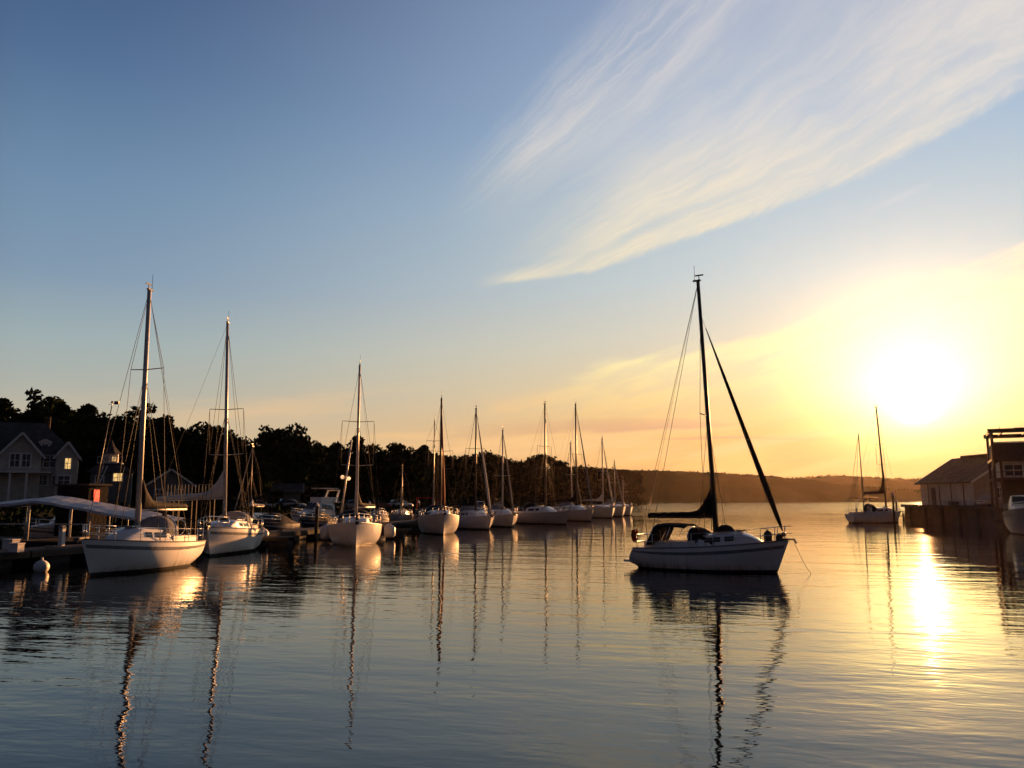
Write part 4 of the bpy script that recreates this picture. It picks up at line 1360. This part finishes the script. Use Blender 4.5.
def gable(root, cx, cy, w, d, z0, ze, zr, wallm, roofm, over=0.45, axis='y', name='wall', rname='roof'):
    """a box with a pitched roof; axis = the direction of the ridge"""
    mb = MB()
    hx, hy = w / 2, d / 2
    if axis == 'y':
        rings = [[(cx - hx, y, z0), (cx + hx, y, z0), (cx + hx, y, ze), (cx, y, zr), (cx - hx, y, ze)] for y in (cy - hy, cy + hy)]
    else:
        rings = [[(x, cy - hy, z0), (x, cy + hy, z0), (x, cy + hy, ze), (x, cy, zr), (x, cy - hy, ze)] for x in (cx - hx, cx + hx)]
    mb.loft(rings, True, True, 0, False)
    wl = mb.build(name, wallm, root)
    rf = MB(); t = 0.16
    sl = (zr - ze) / ((hx if axis == 'y' else hy))
    for s in (-1, 1):
        a = hx if axis == 'y' else hy
        L0 = (a + over); zlo = zr - sl * L0
        lo, hi = (s * L0, zlo + 0.03), (0, zr + 0.03)
        e = (hy if axis == 'y' else hx) + over
        if axis == 'y':
            pts = [(cx + lo[0], cy - e, lo[1]), (cx + hi[0], cy - e, hi[1]), (cx + hi[0], cy + e, hi[1]), (cx + lo[0], cy + e, lo[1])]
        else:
            pts = [(cx - e, cy + lo[0], lo[1]), (cx - e, cy + hi[0], hi[1]), (cx + e, cy + hi[0], hi[1]), (cx + e, cy + lo[0], lo[1])]
        up = [(p[0], p[1], p[2] + t) for p in pts]
        b = len(rf.v); rf.v += pts + up
        for q in ((0, 1, 2, 3), (7, 6, 5, 4), (0, 4, 5, 1), (1, 5, 6, 2), (2, 6, 7, 3), (3, 7, 4, 0)): rf.face([b + i for i in q])
    ro = rf.build(rname, roofm, root)
    # barge boards on the gable ends
    for s in (-1, 1):
        for en in (-1, 1):
            bb = MB()
            a = hx if axis == 'y' else hy
            e = (hy if axis == 'y' else hx) + over + 0.03
            L0 = a + over
            if axis == 'y': bb.bar((cx + s * L0, cy + en * e, zr - sl * L0 + 0.08), (cx, cy + en * e, zr + 0.08), 0.05, 0.24)
            else: bb.bar((cx + en * e, cy + s * L0, zr - sl * L0 + 0.08), (cx + en * e, cy, zr + 0.08), 0.05, 0.24)
            bb.build('barge_board', M['trim'], ro)
    return wl, ro


def house_one():
    D = 96
    a = PD(75, 498, D)
    gz = ground_z(-58, 97)
    root = empty('clapboard_house', (-58.0, D, gz), rad(27), 'large grey clapboard house with gables and a lit upper window', 'house')
    # heights above its own ground
    ze, zr = PD(40, 453, D).z - gz, PD(30, 422, D + 3).z - gz
    q = MB(); xr = (PD(73, 450, D).x + 58.0) * 0.86; q.box((xr - 13) / 2, 5.0, ze / 2, xr + 13, 9.5, ze); q.build('wall', M['siding'], root)
    q = MB(); q.loft([[(-13.5, -0.2, ze + 0.003), (xr + 0.5, -0.2, ze + 0.003), (xr + 0.5, 10.2, ze + 0.003), (-13.5, 10.2, ze + 0.003)], [(-13.5, 4.6, zr), (xr - 3.4, 4.6, zr), (xr - 3.4, 5.4, zr), (-13.5, 5.4, zr)]], True, True, 0, False); q.build('roof', M['shingle'], root)
    # front gable
    gx = (PD(22, 450, D).x + 58.0) * 0.86
    gw, gr = gable(root, gx, 1.6, 4.2, 4.0, 0, ze - 0.2, PD(21, 434, D).z - gz, M['siding'], M['shingle'], axis='y', name='front_gable', rname='gable_roof')
    window(root, gx - 0.6, -0.42, ze - 0.9, 0.9, 1.5); window(root, gx + 0.55, -0.42, ze - 0.9, 0.8, 1.5)
    # narrow right gable with the lit window
    rx = (PD(69, 450, D).x + 58.0) * 0.86
    gable(root, rx, 1.8, 2.3, 4.6, 0, ze - 0.3, PD(72, 442, D).z - gz, M['siding'], M['shingle'], axis='y', over=0.3, name='side_gable', rname='gable_roof')
    window(root, rx + 0.1, -0.52, PD(69, 463, D).z - gz, 0.62, 1.25, M['litwindow'])
    window(root, rx - 0.2, -0.52, PD(69, 480, D).z - gz, 1.2, 1.0)
    # middle upper windows with shutters
    mx = (PD(50, 460, D).x + 58.0) * 0.86
    window(root, mx, 0.25, PD(50, 461, D).z - gz, 1.2, 1.35, shutters=True)
    window(root, mx - 0.6, 0.25, PD(45, 480, D).z - gz, 0.9, 1.1); window(root, mx + 0.9, 0.25, PD(52, 480, D).z - gz, 0.9, 1.1)
    # roof dormer
    dx_ = (PD(45, 445, D).x + 58.0) * 0.86
    gable(root, dx_, 2.1, 1.2, 2.2, ze + 0.1, PD(45, 442, D).z - gz, PD(45, 439.5, D).z - gz, M['trim'], M['shingle'], over=0.12, axis='y', name='dormer', rname='dormer_roof')
    window(root, dx_, 0.98, PD(45, 446, D).z - gz, 0.55, 0.6)
    # porch
    zp = PD(30, 472.5, D).z - gz
    q = MB(); q.bar((-12.4, -0.9, zp), (mx + 0.2, -0.9, zp), 2.6, 0.14); q.build('porch_roof', M['trim'], root)
    for px in (2, 13, 27):
        x = PD(px, 480, D).x + 58.0
        q = MB(); q.box(x, -2.0, (zp - 0.07) / 2, 0.2, 0.2, zp - 0.07); q.build('porch_post', M['trim'], root)
    q = MB(); q.box(-4.5, -0.9, 0.15, 15, 2.5, 0.3); q.build('porch_floor', M['timber'], root)
    dr = MB(); dr.box((PD(8, 480, D).x + 58.0) * 0.86, 0.22, 1.35, 1.0, 0.06, 2.1); dr.build('door', M['navycanvas'], root)
    ch = MB(); ch.box((PD(44, 430, D).x + 58.0) * 0.86, 5.5, zr + 0.1, 0.7, 0.6, 1.6); ch.build('chimney', M['stone'], root)
house_one()

def house_two():
    D = 100
    c = PD(109, 470, D)
    gz = ground_z(c.x, D)
    root = empty('tower_house', (c.x, D, gz), rad(24), 'narrow house with a balconied lookout tower and small lit windows', 'house')
    zt = lambda py: PD(109, py, D).z - gz
    q = MB(); q.box(0.3, 3, zt(472) / 2, 4.6, 5.0, zt(472)); q.build('wall', M['greensiding'], root)
    q = MB(); r0 = [(x, y, zt(472) + 0.003) for (x, y) in ((-2.5, 0), (3.1, 0), (3.1, 6), (-2.5, 6))]; r1 = [(x, y, zt(462)) for (x, y) in ((-1.0, 1.5), (1.0, 1.5), (1.0, 4), (-1.0, 4))]
    q.loft([r0, r1], True, True, 0, False); q.build('roof', M['shingle'], root)
    tw = MB(); tw.box(0, 2.6, (zt(462) + zt(453)) / 2, 1.7, 1.7, zt(453) - zt(464)); two = tw.build('tower', M['trim'], root)
    for s in (-0.42, 0.42):
        window(two, s, 1.745, zt(458), 0.42, 0.6, M['litwindow'] if s > 0 else None)
    bl = MB(); bl.box(0, 2.6, zt(462.5), 2.9, 2.9, 0.1)
    for i in range(9):
        bl.box(-1.4 + 0.35 * i, 1.17, zt(462.5) + 0.4, 0.05, 0.05, 0.7)
    bl.box(0, 1.17, zt(462.5) + 0.78, 2.9, 0.08, 0.06); bl.build('balcony', M['trim'], root)
    rf = MB(); n = 8
    prof = [(1.35, zt(453)), (0.85, zt(449)), (0.35, zt(444)), (0.06, zt(438.5))]
    rf.loft([[(r * math.cos(2 * PI * (k + 0.5) / n), 2.6 + r * math.sin(2 * PI * (k + 0.5) / n), z) for k in range(n)] for r, z in prof], True, True, 0, False)
    rf.build('spire_roof', M['shingle'], root)
    window(root, 1.02, 0.5, zt(477), 1.0, 0.95, M['litwindow'])
    window(root, -1.0, 0.5, zt(480), 0.8, 0.9)
    st = MB()
    st.bar((-2.4, -0.2, 0.1), (-0.6, -0.2, zt(466)), 0.1, 0.14); st.bar((-2.0, -0.2, 0.1), (-0.2, -0.2, zt(466)), 0.1, 0.14); st.build('stair', M['trim'], root)
house_two()

def cottage(px, D, w, d, zwall, zroof, label, rz=0.0, axis='x', group=None):
    c = PD(px, 480, D); gz = ground_z(c.x, D)
    root = empty('cottage', (c.x, D, gz), rad(rz), label, 'house')
    gable(root, 0, d / 2, w, d, 0, PD(px, zwall, D).z - gz, PD(px, zroof, D).z - gz, M['greensiding'], M['shingle'], axis=axis)
    z = (PD(px, zwall, D).z - gz) * 0.6
    window(root, -w * 0.25, -0.0, z, 0.9, 1.2); window(root, w * 0.22, -0.0, z, 0.9, 1.2)
    q = MB(); q.box(-w * 0.02, -0.03, 1.05, 0.9, 0.06, 2.1); q.build('door', M['trim'], root)
    return root
cottage(171, 108, 5.6, 5.0, 485, 470, 'small pale cottage with a steep gable under the dark wood', 22, 'y')
cottage(262, 128, 12.0, 5.0, 492, 484, 'long low boat shed on the dark shore right of the pale sail sloop', 15, 'x')

# shoreline clutter: parked cars and beached dinghies, a few pixels each
def car(x, y, rz, col, label):
    root = empty('parked_car', (x, y, ground_z(x, y)), rz, label, 'car', 'cars parked along the shore')
    m = mat('car_paint', col, 0.3, var=0.05, scale=1, coat=0.5)
    mb = MB(); prof = [(-2.1, 0.45, 0.62), (-2.05, 0.25, 0.9), (-1.2, 0.25, 0.95), (0.9, 0.25, 0.95), (1.9, 0.25, 0.82), (2.1, 0.35, 0.6)]
    mb.loft([[Vector((x_, 0.86, lo)), Vector((x_, 0.84, (lo + hi) / 2 + 0.1)), Vector((x_, 0.74, hi)), Vector((x_, -0.74, hi)), Vector((x_, -0.84, (lo + hi) / 2 + 0.1)), Vector((x_, -0.86, lo))] for x_, lo, hi in prof], True, True, 0, True)
    b = mb.build('body', m, root)
    gl = MB(); gp = [(-1.75, 0.95, 0.70), (-1.2, 1.42, 0.58), (0.2, 1.45, 0.58), (1.05, 0.95, 0.70)]
    gl.loft([[Vector((x_, 0.7, 0.93)), Vector((x_, w, z)), Vector((x_, -w, z)), Vector((x_, -0.7, 0.93))] for x_, z, w in gp], True, True, 0, True)
    gl.build('greenhouse', M['darkglass'], root)
    for sx in (-1.3, 1.3):
        for sy in (-0.8, 0.8):
            wv = MB(); wv.tube([(sx, sy - 0.09, 0.32), (sx, sy + 0.09, 0.32)], 0.32, 14); wv.build('wheel', M['rubber'], root)
for i, (px, D, col, lb) in enumerate(((258, 104, (0.25, 0.25, 0.26), 'silver car parked near the boat shed under the wood'), (290, 108, (0.10, 0.10, 0.11), 'dark car parked on the shore left of the flybridge cruiser'),
                       (383, 118, (0.30, 0.28, 0.26), 'pale car parked on the shore right of the fendered sloop'), (399, 124, (0.12, 0.02, 0.02), 'dull red car parked on the shore left of the cutter'),
                       (413, 131, (0.35, 0.34, 0.33), 'whitish car parked on the shore nearest the red canvas top'))):
    p = PD(px, 500, D); car(min(p.x, shore_x(D) - 3), D, rad(20 + 30 * (i % 3)), col, lb)

# ------------------------------------------------------------------ trees
def leaf_clump(mb, c, r, n, size, flat=1.0):
    for _ in range(n):
        while True:
            v = Vector((random.uniform(-1, 1), random.uniform(-1, 1), random.uniform(-1, 1)))
            if v.length <= 1: break
        p = Vector(c) + Vector((v.x * r, v.y * r, v.z * r * flat))
        s = size * random.uniform(0.6, 1.3)
        a = Vector((random.gauss(0, 1), random.gauss(0, 1), random.gauss(0, 0.6))).normalized()
        u = a.orthogonal().normalized()
        w = a.cross(u)
        th = random.uniform(0, PI); u, w = u * math.cos(th) + w * math.sin(th), w * math.cos(th) - u * math.sin(th)
        b = len(mb.v)
        mb.v += [tuple(p - u * s), tuple(p - w * s * 0.55), tuple(p + u * s), tuple(p + w * s * 0.55)]
        mb.face((b, b + 1, b + 2, b + 3))


def tree_proto(kind, H=10.0):
    """returns (trunk mesh builder, crown mesh builder) for a tree of height H"""
    tr, cr = MB(), MB()
    if kind == 'pine':
        tr.tube([(0, 0, -0.5), (0.1, 0, H * 0.5), (0.05, 0.05, H * 0.97)], 0.22, 8, 0.04)
        for i in range(46):
            t = random.uniform(0.2, 1.0) ** 0.8
            z = H * lerp(0.22, 0.99, t); rr = (1 - t) * H * 0.22 + 0.25
            a = random.uniform(0, 2 * PI); q = rr * random.uniform(0.4, 1.0)
            leaf_clump(cr, (q * math.cos(a), q * math.sin(a), z), 0.55 + 0.5 * (1 - t), 34, 0.30, 0.55)
            tr.tube([(0.05, 0, z - 0.2), (q * math.cos(a), q * math.sin(a), z)], 0.04, 4, 0.015)
    else:
        hw = H * (0.30 if kind == 'round' else 0.40)
        zc = H * 0.62
        tr.tube([(0, 0, -0.5), (0.12, -0.05, H * 0.3), (0.0, 0.1, H * 0.62)], 0.28, 8, 0.12)
        for i in range(52 if kind == 'round' else 64):
            while True:
                v = Vector((random.uniform(-1, 1), random.uniform(-1, 1), random.uniform(-1, 1)))
                if 0.35 < v.length <= 1: break
            ang = math.atan2(v.y, v.x)
            lob = 0.80 + 0.22 * math.sin(ang * 3 + v.z * 4 + i % 2) + random.uniform(-0.12, 0.14)
            c = Vector((v.x * hw * lob, v.y * hw * lob, zc + v.z * H * 0.36 * lob))
            leaf_clump(cr, c, random.uniform(0.5, 1.15) * H / 11, 56, 0.27, 0.8)
            if i % 4 == 0: tr.tube([(0, 0.05, H * random.uniform(0.3, 0.55)), lerp(Vector((0, 0, H * 0.55)), c, 0.6) + Vector((0, 0, -0.2)), c], 0.08, 5, 0.02)
        for i in range(16):      # skirt near the ground so that the wood closes below
            a = random.uniform(0, 2 * PI); q = hw * random.uniform(0.3, 0.95)
            leaf_clump(cr, (q * math.cos(a), q * math.sin(a), random.uniform(0.6, H * 0.32)), 1.0, 34, 0.36, 0.9)
    # solid leaf-coloured core added inside the crown to block sunlight
    core = []
    for i in range(9):
        t = -PI / 2 + PI * i / 8
        q = max(0.05, math.cos(t))
        if kind == 'pine': hw2, zc2, hz2 = H * 0.09 * (1 - 0.5 * (i / 8)), H * 0.55, H * 0.36
        else: hw2, zc2, hz2 = H * (0.17 if kind == 'round' else 0.24), H * 0.55, H * 0.25
        core.append([(hw2 * q * math.cos(2 * PI * k / 12) * random.uniform(0.75, 1.15), hw2 * q * math.sin(2 * PI * k / 12) * random.uniform(0.75, 1.15), zc2 + hz2 * math.sin(t) + random.uniform(-0.25, 0.25)) for k in range(12)])
    cr.loft(core, True, True, 0, False)
    return tr, cr

protos = []
for k, kd in enumerate(('round', 'wide', 'round', 'wide', 'pine', 'round')):
    tr, cr = tree_proto(kd)
    t0 = empty('broadleaf_tree' if kd != 'pine' else 'pine_tree', (0, 0, 0))
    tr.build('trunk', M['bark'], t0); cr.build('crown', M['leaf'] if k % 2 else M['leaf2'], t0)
    protos.append([t0, False, kd])

WOOD = 'trees of the dark shore wood'
def plant(k, x, y, h, label=None, wid=1.0):
    pr = protos[k]
    if not pr[1]: o = pr[0]; pr[1] = True
    else: o = copy_tree(pr[0])
    o.location = (x, y, ground_z(x, y) - 0.1)
    o.rotation_euler = (0, 0, random.uniform(0, 6.28))
    o.scale = (h / 10 * wid, h / 10 * wid, h / 10)
    tag(o, label or ('dark pine in the unlit wood behind the marina' if pr[2] == 'pine' else 'dark leafy tree in the unlit wood behind the marina'), 'tree', WOOD)
    return o

sky_line = [(-45, 404), (-18, 406), (2, 402), (22, 412), (42, 394), (58, 398), (73, 394), (88, 408), (103, 420), (120, 413), (136, 411), (150, 408), (166, 424), (182, 422), (200, 420), (216, 421), (232, 432), (248, 436),
            (262, 437), (277, 424), (288, 420), (299, 430), (314, 441), (329, 442), (345, 439), (358, 438), (372, 441), (386, 443), (398, 440), (411, 449), (424, 447), (434, 455)]
marks = {42: 'tall round crowned tree rising straight behind the clapboard house', 136: 'tall umbrella crowned tree behind the mast of the big left sloop', 288: 'tall twin topped tree standing above the wood left of the lamp post', 2: 'tree with thin outer branches at the left edge behind the house roof'}
def wood_D(px):
    return 124 + max(0, px - 150) * 0.10 + max(0, px - 300) * 0.28
for i, (px, py) in enumerate(sky_line):
    D = wood_D(px) + random.uniform(-3, 5)
    p = PD(px, py, D)
    x = p.x
    plant((i * 2 + (i // 3)) % 6 if px not in (42, 136, 288, 73) else (1 if px in (42, 136) else 0), x, D, (p.z - ground_z(x, D)) * 1.02, marks.get(px), 1.05 if px not in (136,) else 1.25)
# the body of the wood below the skyline
for i in range(86):
    px = -60 + 500 * (i + random.uniform(0, 1)) / 86
    D = wood_D(px) + random.uniform(-10, 14)
    sl = min(sky_line, key=lambda q: abs(q[0] - px))[1]
    top = PD(px, sl + random.uniform(10, 34), D)
    if top.x > shore_x(D) - 3.5: continue
    plant(random.choice((0, 1, 2, 3, 5)), top.x, D, max(3.5, top.z - ground_z(top.x, D)), None, 1.25)

# the wood further along the shore reads as one mass
def far_wood():
    mb = MB(); tk = MB()
    prof = [(415, 449), (430, 456), (445, 459), (460, 458), (475, 457), (487, 453), (500, 457), (512, 462), (524, 463), (535, 456), (548, 457), (560, 463), (575, 468), (590, 468), (605, 469), (620, 470), (634, 472), (644, 474), (652, 479), (658, 484), (665, 492)]
    for i in range(1150):
        px = random.uniform(412, 664)
        f = min(1.0, (px - 412) / 245)
        D = 165 + 225 * f + random.uniform(0, 1) ** 1.5 * (60 + 20 * f)
        for (a, ya), (b, yb) in zip(prof, prof[1:]):
            if a <= px <= b: py = ya + (yb - ya) * (px - a) / (b - a); break
        else: py = prof[0][1]
        p = PD(px, py, D)
        if p.x > shore_x(D) - 1.0: continue
        g = ground_z(p.x, D)
        top = p.z + random.uniform(-1.5, 0.3)
        if i % 3 == 0: zc = top - 0.8
        else: zc = lerp(g + 1.0, top - 1.2, random.random())
        leaf_clump(mb, (p.x, D, zc), random.uniform(1.2, 2.3), 34, 0.55, 0.85)
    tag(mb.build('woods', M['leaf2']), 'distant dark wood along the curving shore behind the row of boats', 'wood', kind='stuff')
far_wood()

def undergrowth():  # low leaf clumps added so the sunlit shore ground turns dark
    mb = MB()
    for i in range(1500):
        y = 34 + 380 * random.random() ** 1.7
        d = random.uniform(-0.2, 26) if random.random() < 0.6 else random.uniform(0, 4)
        x = shore_x(y) - d
        if x < -0.72 * y - 4: continue
        z = ground_z(x, y)
        if z < -0.2: continue
        r = random.uniform(0.5, 1.0) * (1 + y / 260)
        leaf_clump(mb, (x, y, z + r * 0.35), r, 16, 0.22 + y / 900, 0.7)
    tag(mb.build('undergrowth', M['leaf2']), 'dark rough undergrowth added along the shore bank to darken sunlit ground', 'undergrowth', kind='stuff')
undergrowth()

def hill_woods():
    mb = MB()
    for (prof, dd, n, rr) in (([(560, 470), (640, 472), (680, 473), (760, 477), (800, 481), (840, 487), (900, 491), (1000, 492)], 735, 1500, (2.6, 4.6)),
                          ([(640, 480), (700, 482), (780, 480), (830, 476.5), (900, 480), (1000, 480)], 1200, 700, (3.5, 6.5))):
        for i in range(n):
            px = random.uniform(prof[0][0], prof[-1][0])
            for (a, ya), (b, yb) in zip(prof, prof[1:]):
                if a <= px <= b: py = ya + (yb - ya) * (px - a) / (b - a); break
            t = random.random() ** 0.5
            top = PD(px, py, dd)
            if dd > 1000: t = random.uniform(0.75, 1)
            r = random.uniform(*rr)
            d2 = dd - (1 - t) * 80
            leaf_clump(mb, (top.x * d2 / dd, d2 + 4, max(1.0, top.z * math.sin(t * PI / 2) + random.uniform(-0.5, 0.8) - r * 0.4)), r, 22, r * 0.36, 0.85)
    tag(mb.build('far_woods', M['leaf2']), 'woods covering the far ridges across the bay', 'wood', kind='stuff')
hill_woods()

# ------------------------------------------------------------------ the quay on the right
QX = 49.5
def quay():
    mb = MB()
    pts = [(46.5, 58), (47.2, 72), (QX, 86), (50.2, 104.5), (53, 107), (75, 118), (110, 118), (110, 58)]
    lo = [(x, y, -2.0) for x, y in pts]; hi = [(x + (0.25 if x < 60 else 0), y, 1.95) for x, y in pts]
    mb.loft([lo, hi], True, True, 0, False)
    root = tag(mb.build('stone_quay', M['stone']), 'dark stone quay carrying the shed and the terrace building', 'quay')
    # broken edge stones
    ed = MB()
    for i in range(26):
        t = i / 25; y = lerp(86, 104.5, t); x = lerp(QX, 50.2, t) + 0.2
        ed.box(x, y, 2.02, 0.7, random.uniform(0.5, 0.72), random.uniform(0.16, 0.4), random.uniform(-0.1, 0.1), taper=0.85)
    ed.build('edge_stones', M['stone'], root)
    for y in (86.2, 90, 94, 98, 102):
        cl = MB(); cl.box(lerp(QX, 50.2, (y - 86) / 18.5) - 0.16, y, 0.2, 0.3, 0.3, 3.2); cl.build('fender_pile', M['pile'], root)
quay()

def shed():
    root = empty('long_shed', (57.2, 100.5, 1.95), rad(0), 'long pale boarded shed with brown pitched roof on the quay', 'shed')
    ze = PD(960, 481, 104).z - 1.95; zr = PD(985, 456.5, 104).z - 1.95
    w, r = gable(root, 5.0, 6.5, 10.0, 13.0, 0, ze, zr, M['whitesiding'], M['brownroof'], axis='y', over=0.55)
    rc = MB(); rc.box(5.0, 5.2, zr + 0.26, 1.0, 10.6, 0.34); rc.build('ridge_cap', M['brownroof'], r)
    for i in range(4):
        q = MB(); q.box(-0.04, 2.2 + i * 2.9, 1.45, 0.08, 0.16, 2.9); q.build('wall_batten', M['brownwood'], root)
    q = MB(); q.box(-0.03, 9.6, 1.2, 0.06, 1.1, 2.4); q.build('door', M['brownwood'], root)
    for (x, z) in ((3.2, 1.7), (6.6, 1.7)):
        window(root, x, 0.0, z, 1.0, 1.2)
shed()

def terrace_building():
    D = 82.0
    c = PD(997, 520, D)
    root = empty('terrace_building', (c.x, D, 1.95), rad(-28), 'tall open timber terrace building with stacked balconies on the quay edge', 'building')
    z = lambda py: PD(990, py, D).z - 1.95
    W = 13.0; DP = 9.0
    # floor slabs, roof frame
    for nm, py, th in (('balcony_floor', 479, 0.24), ('balcony_floor', 459.5, 0.24)):
        q = MB(); q.box(W / 2, DP / 2, z(py), W, DP, th); q.build(nm, M['brownwood'], root)
    rb = MB()
    for y in (0.1, DP - 0.1): rb.box(W / 2, y, z(431), W + 0.4, 0.3, 0.42)
    for x in (0.1, W - 0.1): rb.box(x, DP / 2, z(431), 0.3, DP - 0.5, 0.42)
    for i in range(5): rb.box(1.2 + 2.2 * i, DP / 2, z(431) + 0.05, 0.14, DP - 0.5, 0.26)
    rb.build('roof_frame', M['brownwood'], root)
    for x in (0.14, 0.75, 5.0, 9.0, W - 0.14):
        for y in (0.14, DP - 0.14):
            if x == 0.75 and y > 1: continue
            q = MB(); top = z(432.6) if x != 0.75 else z(460.7)
            q.box(x, y, top / 2 - 0.4, 0.26, 0.26, top + 0.8); q.build('post', M['brownwood'], root)
    pr = MB(); pr.box(W / 2 + 0.05, 0.16, (z(443) + z(458.5)) / 2, W - 0.3, 0.09, z(443) - z(458.3)); pr.box(0.2, DP / 2, (z(443) + z(458.5)) / 2, 0.09, DP - 0.7, z(443) - z(458.3)); pr.build('parapet', M['brownwood'], root)
    cp = MB(); cp.box(W / 2 + 0.05, 0.16, z(443) + 0.055, W - 0.3, 0.2, 0.1); cp.build('parapet_cap', M['trim'], root)
    bx = MB(); bx.box(4.6, 2.2, (z(436) + z(431.5)) / 2 - 0.25, 1.6, 1.6, 0.8); bx.build('roof_tank', M['brownwood'], root)
    # glazed middle storey behind the posts
    wl = MB(); wl.box(W / 2 + 0.2, DP / 2 + 0.6, (z(460.7) + z(477.7)) / 2, W - 1.0, DP - 2.0, z(460.7) - z(477.8)); wl.build('upper_wall', M['whitesiding'], root)
    yw = DP / 2 + 0.6 - (DP - 2.0) / 2
    for i in range(5):
        window(root, 1.9 + 2.1 * i, yw, (z(465) + z(475)) / 2, 1.5, z(465) - z(475.5))
    gl = MB(); gl.box(W / 2 + 0.3, DP / 2 + 1.2, z(480.3) / 2, W - 1.4, DP - 3.4, z(480.4)); gl.build('lower_wall', M['brownwood'], root)
    rl = MB(); rl.bar((0.3, 0.14, z(472)), (W - 0.3, 0.14, z(472)), 0.06, 0.07)
    rl.build('balcony_rail', M['brownwood'], root)
    for i in range(20):
        q = MB() if i == 0 else q
        q.bar((0.5 + i * 0.62, 0.14, z(478)), (0.5 + i * 0.62, 0.14, z(472)), 0.035, 0.035)
    q.build('balusters', M['brownwood'], root)
    an = MB(); an.tube([(0.9, 0.4, z(430)), (0.9, 0.4, z(426.5))], 0.03, 5); an.tube([(4.4, 0.6, z(430)), (4.4, 0.6, z(421))], 0.03, 5); an.box(2.6, 0.4, z(429), 0.9, 0.1, 0.16, 0.0); an.build('roof_aerial', M['darkspar'], root)
    ll = MB(); ll.bar((-0.2, -0.25, z(522) + 0.1), (0.8, -0.2, z(522) + 0.1), 0.3, 0.2); ll.build('landing_beam', M['timber'], root)
terrace_building()

motorboat('motor_cruiser', 'white motor cruiser moored under the terrace building at the right edge', (43.8, 69.3, 0), rad(-122), 9.6, 3.5, 1.6, 2.2, hullm='slate')
pp = P(903, 522)
root = empty('landing_stage', (pp.x, pp.y + 1, 0), 0, 'low dark landing stage off the end of the quay beside the ketch', 'landing stage')
q = MB(); q.box(0.6, 0, 0.75, 4.2, 2.2, 0.12); q.build('stage_planks', M['planks'], root)
for (x, y) in ((-1.2, -0.9), (-1.2, 0.9), (1.0, -0.9), (1.0, 0.9), (2.5, -0.9)):
    q = MB(); q.tube([(x, y, -1.5), (x, y, 1.1)], 0.13, 8); q.build('stage_leg', M['pile'], root)
pile(PD(893, 500, 98).x, 98, 3.3, 'thick tall mooring pile at the bow of the ketch', 0.2)
pile(PD(896, 500, 101).x, 101, 2.5, 'lower mooring pile just behind the tall one at the ketch bow')
for (px, py, lb) in ((895, 514, 'small pale buoy lying on the left end of the landing stage'), (907, 515, 'small pale buoy lying on the right end of the landing stage')):
    s = P(px, py, 0.84); b = MB(); b.ball((0, 0, 0.16), 0.18, 0.18, 0.16, 12, 8); b.tube([(0, 0, 0.3), (0, 0, 0.38)], 0.04, 6)
    tag(b.build('float_ball', M['fender'], None, (max(pp.x - 1.2, min(pp.x + 2.4, s.x)), pp.y + 0.8, 0.81)), lb, 'buoy')
# upturned dinghy and rail along the quay
dn, _ = motorboat('small_dinghy', 'small pale dinghy laid on the quay in front of the shed', (53.6, 91.5, 2.25), rad(-100), 3.6, 1.5, 0.45, 0.6, cabin=False, cover='greycanvas', rail=False, group=None, cat='dinghy')
railing((51.4, 88, 1.95), (52.0, 103.5, 1.95), 'low worn railing along the quay edge', 0.7, 14)
for (x, y, s, lb) in ((53.0, 97.5, 1.0, 'larger dark crate standing on the quay before the shed'), (54.4, 95.0, 0.7, 'smaller dark crate standing on the quay before the shed')):
    root = empty('wooden_crate', (x, y, 1.95), rad(12), lb, 'crate')
    q = MB(); q.box(0, 0, 0.32 * s, 0.9 * s, 0.7 * s, 0.6 * s); q.build('crate_box', M['timber'], root)
    q = MB()
    for zz in (0.12, 0.5): q.box(0, 0, zz * s, 0.94 * s, 0.74 * s, 0.08 * s)
    q.build('crate_slats', M['brownwood'], root)
